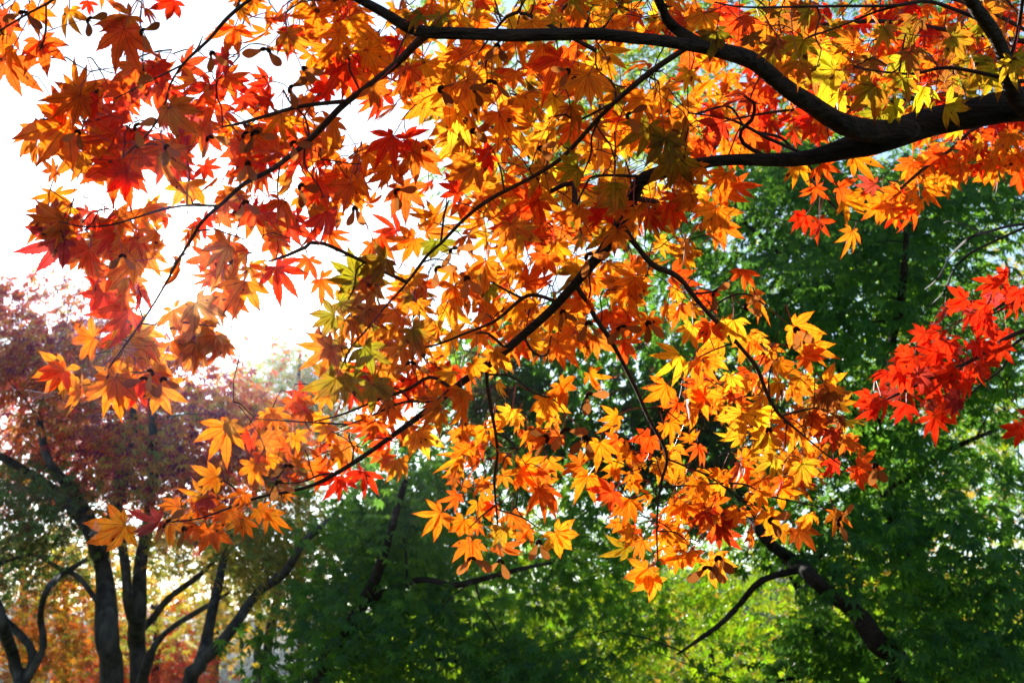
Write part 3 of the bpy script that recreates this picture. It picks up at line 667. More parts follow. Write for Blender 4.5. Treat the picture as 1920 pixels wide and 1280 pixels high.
def seed_pair(mb, base, ang, size):
    """two winged seeds joined at their nutlets, hanging from a thread of a stalk"""
    a = math.radians(ang)
    spread = U(0.45, 1.2)
    nrm0 = norm(-FWD + 0.5 * RND.normal(size=3))
    for sgn in (-1, 1):
        b = a + sgn * spread
        x = norm(math.cos(b) * RIGHT - math.sin(b) * UP + FWD * U(-0.3, 0.3))
        z = norm(nrm0 - x * np.dot(nrm0, x)); y = np.cross(z, x) * sgn
        t = np.linspace(0.22, 1, 8)
        cen = 0.10 * np.sin(t * 3) + 0.12 * (t ** 2)
        w = np.array([0.05, 0.08, 0.12, 0.16, 0.19, 0.19, 0.15, 0.05])
        rows = []
        for k, e in ((-1, 0), (-0.4, 0.012), (0.4, 0.012), (1, 0)):
            rows.append(base + size * (t[:, None] * x + (cen + k * w)[:, None] * y + (e + 0.05 * np.sin(t * 2.5))[:, None] * z))
        V = np.vstack(rows); i = np.arange(7)
        q = np.vstack([np.stack([r * 8 + i, r * 8 + i + 1, (r + 1) * 8 + i + 1, (r + 1) * 8 + i], -1) for r in range(3)])
        c = np.array([0.42, 0.15, 0.03]) * U(0.5, 1.4)
        mb.add(V, q.ravel(), [4] * len(q), col=c, mat=0)
        # nutlet
        pts = np.array([base + size * (tt * x + 0.03 * y) for tt in (0.0, 0.06, 0.14, 0.22, 0.29)])
        tube(mb, pts, np.array([0.02, 0.075, 0.095, 0.075, 0.02]) * size, 7, mat=0, col=c * 0.25)

for x, y, a in SEEDS:
    d = depth(x, y) - U(0.05, 0.10)
    p = at(x, y, d)
    m = Mesh()
    seed_pair(m, p, a + U(-10, 10), U(36, 48) / F * d)
    q, r, dd = G.near(p)
    if dd > 0.09:
        tgt = p + np.array([0, 0, 0.04])
        tw = Mesh(); twig_to(m, G, tgt); q = G.near(p)[0]
    petiole(m, q, p, 0.0006, mat=1)
    m.build("winged_seed", [M_SEED, M_TWIG_RED], near)

# ------------------------------------------------------------------ two more red maples whose branches reach into the picture
def reach_in(name, label, foot, limbs, leaves, fills, dfun, group=None, dist=0.0):
    t = thing(name, foot, label, "tree", group)
    g = Graph()
    top = limbs[0][1][0]
    tp = at(top[0], top[1], dfun(top[0], top[1]))
    mb = Mesh()
    s = smooth_path(np.array([[*(foot + [0, 0, -0.1]), 0.13], [*(foot + [0, 0, 0.3]), 0.09], [*((foot + tp) / 2 + [0.06, 0, 0]), 0.075], [*tp, 0.06], [*(tp + [0.1, 0.2, 1.2]), 0.03]]), 0.06)
    tube(mb, s[:, :3], s[:, 3], 10, 0.03)
    mb.build("trunk", M_BARK, t)
    for off, pts in limbs:
        s = smooth_path(px_path(pts, off, dfun), 0.015)
        g.add(s[:, :3], s[:, 3])
        mb = Mesh(); tube(mb, s[:, :3], s[:, 3], 7, 0.05)
        mb.build("limb", M_TWIG, t)
    w, mass = Mesh(), Mesh()
    sp = [(x, y, a, l, h, dfun(x, y) - U(0, 0.1), 0.5, False, 1) for x, y, a, l, h in leaves]
    for poly, n, ln, (b0, b1), hues in fills:
        hl = hues.split()
        sp += [(x, y, RND.normal(95, 50), ln * U(0.75, 1.15), hl[RND.integers(len(hl))], dfun(x, y) + U(b0, b1), 0.55, False, 0) for x, y in scatter_poly(poly, n)]
    ps = [at(q[0], q[1], q[5]) for q in sp]
    d0 = [g.near(p)[2] for p in ps]
    for i in sorted(range(len(sp)), key=lambda i: d0[i]):
        x, y, a, l, h, d, tilt, cu, single = sp[i]
        size = l / F * d
        m = Mesh() if single else mass
        lx, lz = add_leaf(m, ps[i], a, size, h, tilt)
        root = ps[i] - lx * size * 0.45 + np.array([0, 0, 0.012])
        if g.near(root)[2] > 0.06:
            twig_to(w, g, root)
        petiole(m, g.near(root)[0], ps[i], mat=1)
        if single:
            m.build("leaf", [M_LEAF, M_TWIG_RED], t)
    o = mass.build("foliage", [M_LEAF, M_TWIG_RED], t); o["kind"] = "stuff"
    o = w.build("fine_twigs", M_TWIG, t); o["kind"] = "stuff"
    return t

RED_LEAVES = """1863 533 170 42 R;1827 587 110 46 R;1840 600 60 46 R;1810 560 170 44 R;1773 640 80 50 R;1680 687 60 46 R;1713 667 150 44 R;1633 740 110 50 R;1693 704 100 46 R
1833 643 80 46 R;1873 647 85 46 R;1700 757 110 48 R;1753 780 85 52 R;1773 753 60 46 R;1813 713 80 46 R;1833 687 90 42 R;1747 723 70 46 R;1913 800 100 46 R;1912 545 90 46 R;1655 752 80 40 R;1790 690 130 44 R
1720 700 40 42 RP;1800 745 140 42 RP;1665 700 170 40 R;1755 660 150 46 R;1850 570 130 40 R;1890 520 170 44 R;1775 700 100 44 R;1640 765 150 40 R"""
RED_LEAVES = [(float(a), float(b), float(c), float(d), e) for a, b, c, d, e in (q.split() for l in RED_LEAVES.split("\n") for q in l.split(";"))]
reach_in("maple_tree", "scarlet maple branch reaching in from the right edge before the green trees", np.array([3.0, 4.0, 0.0]),
         [(0.0, [(2560, 640, 60), (2250, 590, 26), (2050, 600, 13), (1920, 620, 9), (1847, 660, 8), (1800, 687, 7), (1747, 708, 6), (1700, 731, 6), (1650, 755, 4), (1605, 780, 2)]),
          (0.1, [(2050, 600, 9), (1960, 560, 7), (1900, 560, 6), (1850, 590, 5), (1800, 600, 3)]),
          (0.05, [(2050, 610, 8), (1915, 635, 6), (1880, 690, 4), (1840, 720, 4), (1800, 755, 3), (1760, 780, 2)]),
          (0.1, [(1905, 562, 4), (1870, 585, 4), (1825, 600, 3)])],
         RED_LEAVES, [([(1650, 750), (1670, 670), (1780, 570), (1900, 520), (1940, 530), (1880, 660), (1800, 745), (1740, 780)], 42, 40, (0.0, 0.4), 'R R R R RP'),
                      ([(1890, 780), (1990, 740), (1990, 830), (1900, 830)], 10, 44, (0.0, 0.2), 'RO R'),
                      ([(1950, 450), (2300, 450), (2300, 760), (1950, 760)], 60, 46, (0.0, 0.4), 'R RO R')],
         lambda x, y: 3.0)

UPPER = """1840 262 110 52 OY;1875 275 70 54 OY;1800 310 90 46 O;1840 305 80 44 R;1650 383 130 46 O;1673 383 90 46 O;1707 390 100 48 RO;1735 340 60 44 O;1780 330 100 44 OY;1725 375 120 44 O;1690 360 150 44 O
1895 250 90 46 O;1860 300 100 42 O;1810 270 80 40 RO;1905 290 60 46 OY;1765 290 140 40 RO;1640 345 170 40 RP;1620 360 150 40 O"""
UPPER = [(float(a), float(b), float(c), float(d), e) for a, b, c, d, e in (q.split() for l in UPPER.split("\n") for q in l.split(";"))]
reach_in("maple_tree", "red-orange maple with small leaves behind the thick fork at upper right", np.array([2.9, 5.2, 0.0]),
         [(0.0, [(2500, 120, 60), (2200, 180, 26), (1990, 190, 14), (1900, 215, 9), (1827, 242, 7), (1780, 283, 7), (1730, 318, 6), (1680, 362, 5), (1640, 395, 3)]),
          (0.1, [(2200, 150, 20), (1980, 90, 12), (1800, 60, 9), (1650, 40, 8), (1500, 50, 6), (1350, 60, 4)]),
          (0.2, [(2200, 170, 18), (1950, 150, 10), (1750, 180, 8), (1600, 200, 7), (1450, 210, 5), (1300, 240, 3)]),
          (-0.1, [(1980, 90, 10), (1850, 20, 8), (1700, -20, 6), (1500, -40, 4)])],
         UPPER, [([(1290, 0), (1940, 0), (1940, 250), (1720, 260), (1580, 240), (1330, 290), (1290, 200)], 330, 42, (0.0, 0.7), 'R RO O RO R O OY'),
                 ([(1920, 245), (1930, 330), (1750, 350), (1690, 400), (1620, 400), (1700, 310), (1830, 240)], 45, 42, (0.0, 0.3), 'O RO O OY R'),
                 ([(1950, -100), (2300, -100), (2300, 350), (1950, 350)], 70, 46, (0.0, 0.5), 'R RO O')],
         lambda x, y: 3.0 + 0.0004 * max(0, 1900 - x))

# ------------------------------------------------------------------ cobwebs
def web(label, anchors, d):
    P = [at(x, y, d + U(-0.02, 0.02)) for x, y in anchors]
    t = Mesh()
    c = sum(P) / len(P)
    for k, p in enumerate(P):
        tube(t, np.array([c, (c + p) / 2 + np.array([0, 0, -0.002]), p]), 0.00013, 3)
        for s in (0.35, 0.55, 0.75, 0.92):
            a = c + (p - c) * s; b = c + (P[(k + 1) % len(P)] - c) * s
            tube(t, np.array([a, (a + b) / 2 + np.array([0, 0, -0.003]), b]), 0.0001, 3)
    o = thing("cobweb", c, label, "cobweb", "cobwebs between leaf tips")
    t.build("silk_threads", M_SILK, o)
M_SILK = bpy.data.materials.new("silk"); M_SILK.use_nodes = True
M_SILK.node_tree.nodes["Principled BSDF"].inputs["Base Color"].default_value = (0.8, 0.8, 0.8, 1)
M_SILK.node_tree.nodes["Principled BSDF"].inputs["Roughness"].default_value = 0.3
web("torn cobweb hanging below the lowest leaf tips at left", [(48, 730), (62, 748), (105, 742), (90, 722), (110, 735)], depth(80, 735))
web("cobweb strung in the fork of the twig under the sun", [(205, 645), (240, 632), (258, 655), (235, 672), (212, 668)], depth(230, 650))
web("thin cobweb between the two orange leaves beside the branch tip", [(180, 975), (165, 1003), (178, 1010), (190, 985)], depth(180, 990))

# ------------------------------------------------------------------ leaves seen from farther off: a star of pointed lobes
def star(lobes, fold):
    V = [[0, 0, 0]]; loops = []; sizes = []
    half = 20.0
    for k, (a, ln) in enumerate(lobes):
        a0, a1 = a - half, a + half
        def pt(ang, r, z):
            r_ = math.radians(ang); V.append([math.cos(r_) * r, math.sin(r_) * r, z]); return len(V) - 1
        s0 = pt(a0, 0.33 * min(1, ln + .2), fold); m0 = pt(a - 15, 0.56 * ln, fold * 0.8)
        tip = pt(a, ln, -0.25 * ln * ln); m1 = pt(a + 15, 0.56 * ln, fold * 0.8); s1 = pt(a1, 0.33 * min(1, ln + .2), fold)
        loops += [0, s0, m0, tip, m1, s1]; sizes.append(6)
    return np.array(V), np.array(loops), sizes
STAR7 = [star([(a + U(-4, 4), l * U(0.9, 1.1)) for a, l in LOBES], U(0.0, 0.12)) for _ in range(5)]
STAR5 = [star([(a * 1.35 + U(-5, 5), l * U(0.9, 1.1)) for a, l in LOBES[:5]], U(0.0, 0.12)) for _ in range(3)]

def far_leaves(mb, base, X, Z, size, col, stars):
    N = len(base)
    X = X / np.linalg.norm(X, axis=1)[:, None]
    Z = Z - X * (Z * X).sum(1)[:, None]
    Z /= np.linalg.norm(Z, axis=1)[:, None] + 1e-9
    Y = np.cross(Z, X)
    pick = RND.integers(len(stars), size=N)
    for s, (V, loops, sizes) in enumerate(stars):
        k = np.where(pick == s)[0]
        if not len(k):
            continue
        W = base[k, None] + size[k, None, None] * (V[None, :, :1] * X[k, None] + V[None, :, 1:2] * Y[k, None] + V[None, :, 2:3] * Z[k, None])
        nv = len(V)
        lp = (loops[None] + (np.arange(len(k)) * nv)[:, None]).ravel()
        mb.add(W.reshape(-1, 3), lp, sizes * len(k), col=np.repeat(col[k], nv, 0))

PAL = {
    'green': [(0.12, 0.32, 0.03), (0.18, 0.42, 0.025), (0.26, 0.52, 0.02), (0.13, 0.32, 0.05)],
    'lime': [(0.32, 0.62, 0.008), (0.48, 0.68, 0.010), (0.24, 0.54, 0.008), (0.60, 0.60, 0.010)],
    'maroon': [(0.30, 0.02, 0.04), (0.55, 0.05, 0.02), (0.24, 0.03, 0.07), (0.65, 0.14, 0.015), (0.40, 0.03, 0.04), (0.85, 0.06, 0.01), (0.90, 0.13, 0.01), (0.92, 0.28, 0.01)],  # the brightest reds and oranges stand in for leaves lit by the sun
    'rust': [(0.80, 0.22, 0.01), (0.65, 0.10, 0.01), (0.45, 0.12, 0.02), (0.80, 0.35, 0.02), (0.25, 0.09, 0.02), (0.3, 0.3, 0.02)],
    'gold': [(0.75, 0.45, 0.02), (0.6, 0.5, 0.03), (0.85, 0.35, 0.02), (0.45, 0.48, 0.03)],
    'red': [(0.85, 0.06, 0.01), (0.8, 0.12, 0.01), (0.6, 0.04, 0.02), (0.85, 0.2, 0.01)],
    'olive': [(0.28, 0.32, 0.03), (0.4, 0.34, 0.02), (0.2, 0.3, 0.03), (0.5, 0.26, 0.02)],
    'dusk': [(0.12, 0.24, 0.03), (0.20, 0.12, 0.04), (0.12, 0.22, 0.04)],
}

def far_tree(name, label, cat, stems, crowns, bark, leafmat, stars, group=None, dens=1.0, clump=1.0):
    """stems: [(depth, [(px, py, width px) ...]) ...], the first is the trunk, from the foot up; crowns: [(outline, sprays, (depth, depth), palette, leaves, spray radius, leaf size)]"""
    d0, p0 = stems[0]
    low = at(p0[0][0], p0[0][1], d0)
    foot = np.array([low[0], low[1], 0.0])
    t = thing(name, foot, label, cat, group)
    g = Graph()
    for k, (d, pts) in enumerate(stems):
        rows = [np.concatenate([at(x, y, d + 0.15 * i * U(-1, 1)), [w / 2 / F * d]]) for i, (x, y, w) in enumerate(pts)]
        if k == 0:
            r = rows[0][3]
            rows = [np.array([foot[0], foot[1], -0.1, r * 1.7]), np.array([foot[0], foot[1], 0.25, r * 1.25])] + rows
        elif len(g.p):
            q, r, dd = g.near(rows[0][:3])
            if dd < 0.4:
                rows[0][:3] = q; rows[0][3] = min(rows[0][3], r * 0.9)
        s = smooth_path(np.array(rows), 0.06)
        i = np.arange(len(s))[:, None]
        s[:, :3] += (0.10 if k == 0 else 0.2) * s[:, 3:4] * np.sin(i * np.array([0.5, 0.37, 0.2]) + RND.uniform(0, 6, 3))
        g.add(s[:, :3], s[:, 3])
        mb = Mesh(); tube(mb, s[:, :3], s[:, 3], 10 if k == 0 else 8, 0.05)
        mb.build("trunk" if k == 0 else "limb", bark, t)
    lm, tm = Mesh(), Mesh()
    ax = foot[:2]
    for poly, n, (da, db), pal, nl, rad, size in crowns:
        cols = np.array(PAL[pal])
        for x, y in scatter_poly(poly, max(1, int(n * dens))):
            d = U(da, db)
            c = at(x, y, d)
            out = np.array([c[0] - ax[0], c[1] - ax[1] - 0.6, 0.0]); out = norm(out + RND.normal(size=3) * [0.4, 0.4, 0.0])
            up = np.array([0, 0, 1.0])
            nrm = norm(up * U(0.5, 1.0) + out * U(0.25, 0.9))
            xa = norm(out - nrm * np.dot(out, nrm)); ya = np.cross(nrm, xa)
            k = int(nl * clump * U(0.6, 1.4))
            rr = np.sqrt(RND.uniform(0, 1, k)) * rad * U(0.7, 1.2); th = RND.uniform(0, 2 * np.pi, k)
            pa, pb_ = rr * np.cos(th), rr * np.sin(th) * 0.75
            base = c + pa[:, None] * xa + pb_[:, None] * ya + (RND.normal(size=k) * rad * 0.16 - 0.5 * (rr ** 2) / rad * 0.6)[:, None] * nrm
            X = out * 0.8 + np.array([0, 0, -0.75]) + RND.normal(size=(k, 3)) * 0.45 + (pa[:, None] * xa + pb_[:, None] * ya) / rad * 0.5
            Z = nrm + RND.normal(size=(k, 3)) * 0.38
            tint = cols[RND.integers(len(cols))] * U(0.8, 1.2)
            col = np.clip((0.35 * tint + 0.65 * cols[RND.integers(len(cols), size=k)]) * RND.uniform(0.75, 1.25, (k, 1)), 0.005, 0.95)
            far_leaves(lm, base, X, Z, size * RND.uniform(0.7, 1.2, k), col, stars)
            if RND.random() < 0.7:
                a, ra, dist = g.near(c)
                if 0.05 < dist < 2.5:
                    q = np.array([a, a * 0.5 + c * 0.5 + np.array([0, 0, 0.12 * dist]) + RND.normal(size=3) * 0.06 * dist, c])
                    s = smooth_path(q, 0.15)
                    rd = np.linspace(min(ra * 0.6, 0.004 + 0.006 * dist), 0.002, len(s))
                    tube(tm, s, rd, 4, 0.05)
                    g.add(s[::2], rd[::2])
    if lm.n:
        lm.build("crown", leafmat, t, smooth=False)
    if tm.n:
        o = tm.build("fine_twigs", bark, t); o["kind"] = "stuff"
    return t

# --- the green maples on the right, in the shade of their own crowns
far_tree("maple_tree", "green maple with a thick dark trunk leaning left under the orange leaves", "tree",
         [(6.75, [(1700, 1300, 40), (1640, 1200, 36), (1597, 1140, 33), (1563, 1118, 31), (1520, 1080, 29), (1480, 1045, 26), (1430, 1003, 22), (1370, 900, 16), (1300, 760, 10)]),
          (6.75, [(1485, 1050, 14), (1430, 1086, 13), (1380, 1140, 12), (1330, 1186, 9), (1270, 1225, 5)]),
          (7.6, [(1640, 1190, 12), (1560, 1250, 8), (1400, 1290, 6)]),
          (6.75, [(1500, 1070, 12), (1540, 1040, 9), (1580, 1015, 6)])],
         [([(870, 640), (1000, 560), (1250, 600), (1420, 740), (1500, 900), (1480, 1060), (1280, 1000), (1000, 980), (860, 860)], 110, (7.0, 9.0), 'green', 60, 0.42, 0.062),
          ([(950, 1180), (1300, 1190), (1560, 1180), (1720, 1300), (900, 1300)], 34, (7.0, 8.6), 'green', 60, 0.40, 0.062),
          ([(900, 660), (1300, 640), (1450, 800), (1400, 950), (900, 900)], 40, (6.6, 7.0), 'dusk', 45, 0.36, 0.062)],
         M_BARK, M_GREEN, STAR7, dens=0.44, clump=1.5)
far_tree("maple_tree", "dense green maple filling the right edge behind the scarlet branch", "tree",
         [(7.9, [(1735, 1300, 30), (1712, 1150, 28), (1695, 1040, 25), (1672, 960, 24), (1655, 905, 22), (1640, 850, 20), (1660, 700, 18), (1690, 560, 15), (1700, 430, 10)]),
          (7.9, [(1668, 935, 14), (1697, 898, 13), (1747, 862, 11), (1830, 820, 8), (1920, 790, 5)]),
          (8.0, [(1640, 850, 14), (1570, 690, 12), (1480, 500, 9), (1400, 420, 7), (1370, 370, 4)]),
          (8.0, [(1660, 700, 12), (1790, 730, 10), (1900, 728, 9), (2000, 715, 7)])],
         [([(1310, 380), (1400, 270), (1700, 270), (1940, 280), (1940, 760), (1700, 640), (1500, 680), (1400, 480)], 170, (7.0, 9.0), 'green', 60, 0.42, 0.060),
          ([(1180, 420), (1400, 400), (1460, 650), (1200, 660)], 60, (8.2, 10.0), 'green', 55, 0.40, 0.060),
          ([(1500, 680), (1700, 640), (1940, 760), (1940, 1000), (1700, 980), (1560, 900)], 60, (7.4, 9.2), 'green', 60, 0.40, 0.060),
          ([(1560, 1000), (1700, 960), (1940, 980), (1940, 1300), (1620, 1300)], 66, (6.4, 8.4), 'green', 60, 0.42, 0.066)],
         M_BARK, M_GREEN, STAR7, dens=0.44, clump=1.5)
far_tree("maple_tree", "green maple with drooping layered sprays low behind the branch tips, bottom centre", "tree",
         [(7.6, [(600, 1300, 34), (640, 1200, 28), (690, 1110, 22), (720, 1040, 16), (760, 900, 10)]),
          (7.6, [(690, 1100, 15), (783, 1088, 13), (850, 1096, 12), (907, 1083, 11), (973, 1066, 9), (1035, 1055, 5)]),
          (7.7, [(650, 1180, 12), (760, 1230, 9), (860, 1240, 6)])],
         [([(600, 1120), (640, 960), (760, 860), (870, 880), (830, 1040), (700, 1100)], 60, (7.2, 9.0), 'green', 60, 0.40, 0.060),
          ([(480, 1300), (560, 1130), (700, 1110), (900, 1130), (1060, 1200), (1040, 1300)], 48, (6.8, 8.6), 'green', 60, 0.42, 0.064),
          ([(860, 1000), (1000, 1020), (1180, 1030), (1200, 1130), (900, 1120)], 22, (8.0, 9.6), 'green', 50, 0.4, 0.060)],
         M_BARK, M_GREEN, STAR7, dens=0.44, clump=1.5)
# --- sunlit trees behind them
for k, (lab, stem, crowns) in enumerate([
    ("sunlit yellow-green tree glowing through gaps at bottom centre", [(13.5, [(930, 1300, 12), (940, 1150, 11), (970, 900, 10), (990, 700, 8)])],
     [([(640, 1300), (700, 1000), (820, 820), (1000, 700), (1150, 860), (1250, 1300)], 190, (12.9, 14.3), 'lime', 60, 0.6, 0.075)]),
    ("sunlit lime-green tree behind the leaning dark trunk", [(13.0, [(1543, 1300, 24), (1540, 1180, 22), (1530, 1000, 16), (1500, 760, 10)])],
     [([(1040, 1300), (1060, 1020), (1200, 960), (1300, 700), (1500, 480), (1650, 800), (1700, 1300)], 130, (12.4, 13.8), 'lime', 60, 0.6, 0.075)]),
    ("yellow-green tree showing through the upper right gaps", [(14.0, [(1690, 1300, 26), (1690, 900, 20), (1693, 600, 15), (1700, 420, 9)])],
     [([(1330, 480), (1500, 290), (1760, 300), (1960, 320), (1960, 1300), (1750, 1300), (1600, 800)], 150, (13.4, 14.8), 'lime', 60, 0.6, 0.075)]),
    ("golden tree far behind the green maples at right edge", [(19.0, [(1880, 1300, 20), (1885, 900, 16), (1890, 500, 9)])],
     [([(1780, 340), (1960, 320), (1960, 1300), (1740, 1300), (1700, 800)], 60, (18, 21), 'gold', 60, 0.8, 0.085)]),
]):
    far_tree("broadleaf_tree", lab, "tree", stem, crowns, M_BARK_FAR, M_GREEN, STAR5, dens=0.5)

far_tree("maple_tree", "tall green maple whose loose top shows through the orange canopy", "tree",
         [(10.5, [(1546, 1300, 18), (1542, 1200, 17), (1440, 1000, 15), (1250, 700, 15), (1160, 400, 13), (1125, 200, 9), (1140, 0, 6)]),
          (10.5, [(1205, 560, 12), (1300, 380, 11), (1480, 250, 8), (1650, 160, 5)]),
          (10.5, [(1165, 420, 10), (1000, 300, 9), (900, 220, 5)])],
         [([(840, 260), (800, 60), (860, -120), (1300, -160), (1500, 0), (1480, 300), (1300, 420), (1100, 460), (900, 420)], 95, (9.6, 12.0), 'lime', 60, 0.5, 0.062),
          ([(1440, 0), (1700, -120), (1980, -100), (1980, 330), (1700, 340), (1440, 330)], 60, (9.6, 12.0), 'green', 60, 0.5, 0.062)],
         M_BARK, M_GREEN, STAR5)
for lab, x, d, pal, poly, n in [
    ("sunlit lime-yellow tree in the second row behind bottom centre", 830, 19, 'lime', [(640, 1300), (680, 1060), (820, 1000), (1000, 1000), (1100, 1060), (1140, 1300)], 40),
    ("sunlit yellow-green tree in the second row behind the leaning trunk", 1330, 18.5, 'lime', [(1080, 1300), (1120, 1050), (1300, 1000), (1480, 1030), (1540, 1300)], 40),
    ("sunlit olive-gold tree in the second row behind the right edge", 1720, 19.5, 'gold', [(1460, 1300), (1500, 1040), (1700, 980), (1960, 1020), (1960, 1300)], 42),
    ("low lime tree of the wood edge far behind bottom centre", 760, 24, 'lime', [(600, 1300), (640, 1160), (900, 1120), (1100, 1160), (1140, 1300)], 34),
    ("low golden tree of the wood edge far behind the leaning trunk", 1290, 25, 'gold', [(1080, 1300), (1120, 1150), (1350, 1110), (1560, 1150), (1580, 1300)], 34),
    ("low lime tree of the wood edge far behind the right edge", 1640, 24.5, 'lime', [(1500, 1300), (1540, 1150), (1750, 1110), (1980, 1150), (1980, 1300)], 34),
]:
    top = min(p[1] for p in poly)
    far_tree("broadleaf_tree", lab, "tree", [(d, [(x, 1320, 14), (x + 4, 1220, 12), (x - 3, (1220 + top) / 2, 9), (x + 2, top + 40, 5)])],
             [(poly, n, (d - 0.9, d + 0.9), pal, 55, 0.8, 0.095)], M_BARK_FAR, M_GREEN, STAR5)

# --- the maroon maples at left, towards the sun
far_tree("maple_tree", "maroon maple with a straight grey trunk forking left below its dark crown", "tree",
         [(9.5, [(207, 1300, 42), (203, 1200, 40), (197, 1120, 39), (190, 1040, 38), (170, 990, 36), (150, 950, 28), (133, 913, 24), (95, 870, 18), (70, 780, 12)]),
          (9.5, [(165, 1000, 26), (133, 956, 22), (100, 916, 19), (43, 880, 16), (-10, 850, 13), (-80, 820, 9)]),
          (9.6, [(190, 1040, 28), (215, 960, 22), (240, 880, 18), (250, 780, 13), (240, 680, 8)]),
          (9.4, [(178, 1110, 12), (150, 1085, 10), (110, 1065, 9), (60, 1040, 7), (0, 1055, 6)])],
         [([(40, 490), (160, 490), (200, 560), (40, 560)], 5, (9.6, 11.4), 'maroon', 26, 0.35, 0.048),
          ([(-60, 560), (60, 530), (180, 560), (260, 640), (300, 800), (180, 880), (-60, 860)], 95, (9.4, 11.6), 'maroon', 48, 0.42, 0.062),
          ([(-40, 640), (150, 620), (300, 760), (280, 960), (120, 900), (-40, 880)], 26, (9.2, 11.0), 'rust', 40, 0.38, 0.06),
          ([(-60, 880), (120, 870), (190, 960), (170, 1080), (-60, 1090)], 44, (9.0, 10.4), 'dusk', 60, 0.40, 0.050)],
         M_BARK_FAR, M_FAR_RED, STAR5, dens=1.0)
far_tree("maple_tree", "maroon maple with two close upright trunks right of the straight one", "tree",
         [(10.2, [(258, 1300, 34), (257, 1200, 33), (258, 1140, 31), (264, 1060, 27), (280, 953, 22), (287, 853, 18), (285, 740, 12)]),
          (10.1, [(252, 1220, 24), (250, 1170, 22), (240, 1106, 20), (231, 1046, 18), (225, 960, 14), (215, 860, 9)]),
          (10.2, [(272, 1210, 16), (283, 1160, 14), (317, 1120, 13), (367, 1083, 11), (410, 1040, 7)]),
          (10.0, [(282, 1290, 20), (280, 1225, 18), (300, 1196, 12), (333, 1170, 11), (393, 1133, 9), (430, 1110, 5)])],
         [([(200, 700), (300, 640), (420, 660), (520, 760), (540, 880), (420, 960), (260, 960), (200, 850)], 78, (9.8, 12.0), 'maroon', 48, 0.42, 0.062),
          ([(390, 650), (420, 580), (520, 560), (560, 650)], 5, (10.0, 12.0), 'red', 22, 0.35, 0.046),
          ([(260, 700), (420, 680), (540, 800), (500, 940), (300, 960)], 18, (9.8, 11.4), 'rust', 36, 0.36, 0.058),
          ([(60, 1030), (260, 1020), (420, 1080), (400, 1180), (240, 1120), (80, 1110)], 16, (10.5, 12.0), 'gold', 40, 0.4, 0.055),
          ([(20, 1060), (220, 1060), (420, 1120), (380, 1240), (40, 1240)], 9, (12.0, 14.0), 'olive', 40, 0.45, 0.06),
          ([(230, 960), (420, 950), (560, 900), (600, 980), (520, 1080), (300, 1060)], 34, (9.8, 11.0), 'olive', 50, 0.38, 0.048)],
         M_BARK_FAR, M_FAR_RED, STAR5, dens=1.0)
far_tree("maple_tree", "dark maple whose slanting trunk forks in a V near the bottom", "tree",
         [(9.0, [(352, 1300, 32), (372, 1250, 30), (388, 1200, 24), (397, 1153, 20), (410, 1090, 17), (425, 1020, 13), (450, 940, 8)]),
          (9.0, [(385, 1225, 24), (433, 1180, 21), (483, 1112, 18), (533, 1070, 17), (583, 1003, 15), (623, 970, 11), (680, 900, 7)])],
         [([(440, 1000), (600, 940), (640, 1000), (600, 1120), (500, 1130), (430, 1080)], 32, (9.0, 10.4), 'olive', 45, 0.36, 0.046)],
         M_BARK_FAR, M_FAR_RED, STAR5)
far_tree("maple_tree", "rusty small-leaved tree with curving thin stems at far left edge", "tree",
         [(9.2, [(40, 1300, 30), (33, 1270, 28), (20, 1220, 26), (0, 1153, 22), (-40, 1060, 16)]),
          (9.1, [(66, 1285, 16), (80, 1213, 15), (74, 1163, 14), (90, 1103, 13), (117, 1076, 12), (163, 1050, 8)]),
          (9.3, [(95, 1300, 18), (60, 1220, 17), (13, 1163, 15), (-30, 1120, 10)])],
         [([(-40, 1060), (120, 1060), (170, 1130), (160, 1260), (-40, 1280)], 26, (10.5, 13.0), 'rust', 45, 0.42, 0.055)],
         M_BARK_FAR, M_FAR_RED, STAR5)
far_tree("broadleaf_tree", "thin dark trunk standing alone beside the green leaves at bottom left", "tree",
         [(11.0, [(493, 1300, 20), (503, 1203, 18), (517, 1136, 16), (525, 1060, 12), (540, 980, 8)])],
         [([(460, 1060), (560, 1000), (640, 1040), (600, 1140), (500, 1150)], 20, (11, 13), 'olive', 45, 0.4, 0.05)], M_BARK_FAR, M_FAR_RED, STAR5)
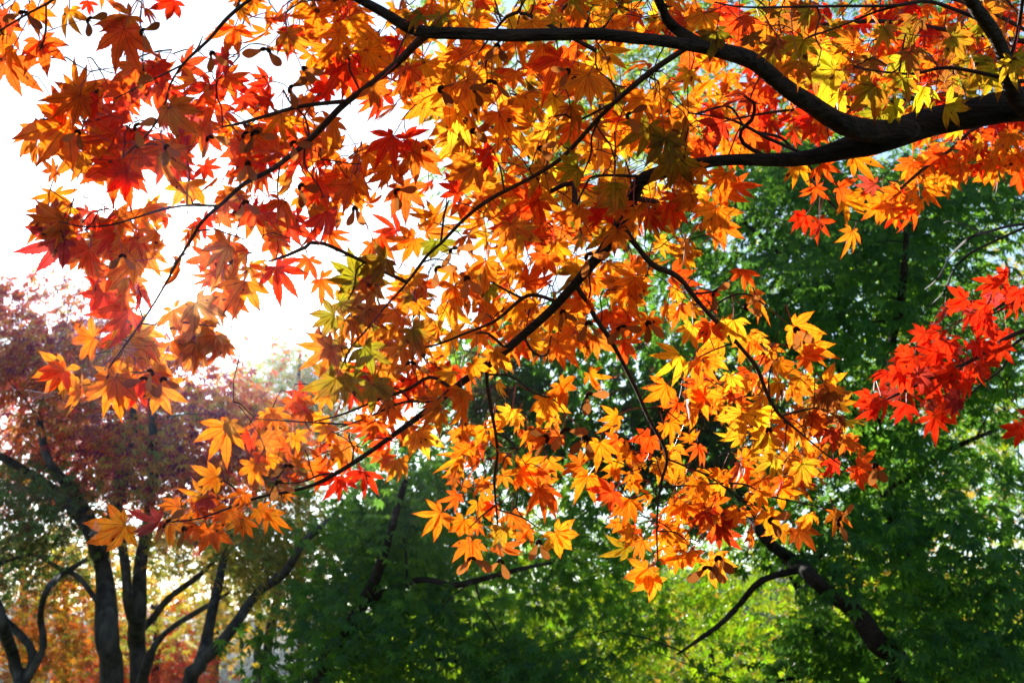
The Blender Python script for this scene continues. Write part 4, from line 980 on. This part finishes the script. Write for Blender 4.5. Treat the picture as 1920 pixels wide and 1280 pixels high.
# --- far row towards the light
for lab, d, x, pal, poly, n in [
    ("thin rusty orange tree far behind the left stems", 17.0, 120, 'rust', [(-60, 1000), (200, 1020), (240, 1300), (-60, 1300)], 18),
    ("bright red shrubby tree far behind the two close trunks", 18.0, 290, 'red', [(150, 1120), (260, 1150), (360, 1180), (380, 1300), (130, 1300)], 30),
    ("olive and gold tree far behind the V-shaped trunk", 20.0, 400, 'gold', [(180, 1010), (420, 980), (560, 1050), (540, 1150), (460, 1140), (400, 1260), (220, 1200)], 40),
    ("hazy yellow tree top below the sun", 24.0, 480, 'gold', [(380, 690), (520, 670), (640, 700), (640, 900), (420, 900)], 60),
    ("hazy green tree top right of the yellow one below the sun", 22.0, 560, 'olive', [(480, 650), (540, 620), (640, 700), (700, 860), (560, 960), (480, 860)], 46),
    ("dim purple-red tree far away at left edge", 26.0, 40, 'maroon', [(-100, 640), (200, 660), (300, 900), (-100, 1000)], 50),
]:
    top = min(p[1] for p in poly)
    far_tree("broadleaf_tree", lab, "tree", [(d, [(x, 1320, 18), (x + 4, 1150, 14), (x - 3, (1150 + top) / 2, 10), (x + 2, top + 40, 5)])],
             [(poly, n, (d - 1.2, d + 1.2), pal, 50, 0.75, 0.085)], M_BARK_FAR, M_FAR_RED, STAR5, dens=1.3)
# --- bare twigs at the right edge
far_tree("bare_tree", "leafless thin grey twigs sticking out at right edge above the scarlet leaves", "tree",
         [(3.6, [(2400, 560, 40), (2150, 470, 16), (2000, 425, 9), (1920, 420, 6), (1853, 434, 5), (1813, 450, 5), (1780, 484, 4), (1760, 520, 3), (1735, 542, 2)]),
          (3.6, [(1865, 432, 5), (1820, 474, 4), (1787, 510, 4), (1773, 543, 4), (1747, 570, 3), (1717, 600, 2)]),
          (3.6, [(1853, 434, 3), (1790, 415, 2), (1770, 418, 1.5)])],
         [], M_BARK_FAR, M_GREEN, STAR7)

# ------------------------------------------------------------------ the hazy morning air
def haze_box():
    x0, x1, y0, y1, z0, z1 = -305, 305, -65, 505, -1.2, 40
    mb = Mesh()
    v = [(x, y, z) for x in (x0, x1) for y in (y0, y1) for z in (z0, z1)]
    mb.add(v, [0, 1, 3, 2, 4, 6, 7, 5, 0, 4, 5, 1, 2, 3, 7, 6, 0, 2, 6, 4, 1, 5, 7, 3], [4] * 6)
    m = bpy.data.materials.new("haze"); m.use_nodes = True
    t = m.node_tree; t.nodes.clear()
    pv = t.nodes.new("ShaderNodeVolumePrincipled")
    pv.inputs["Color"].default_value = (0.72, 0.86, 1.0, 1)
    pv.inputs["Density"].default_value = HAZE
    pv.inputs["Anisotropy"].default_value = 0.93
    o = t.nodes.new("ShaderNodeOutputMaterial")
    t.links.new(pv.outputs[0], o.inputs["Volume"])
    h = mb.build("haze", m, smooth=False)
    h["kind"] = "stuff"
HAZE = 0.0004
haze_box()
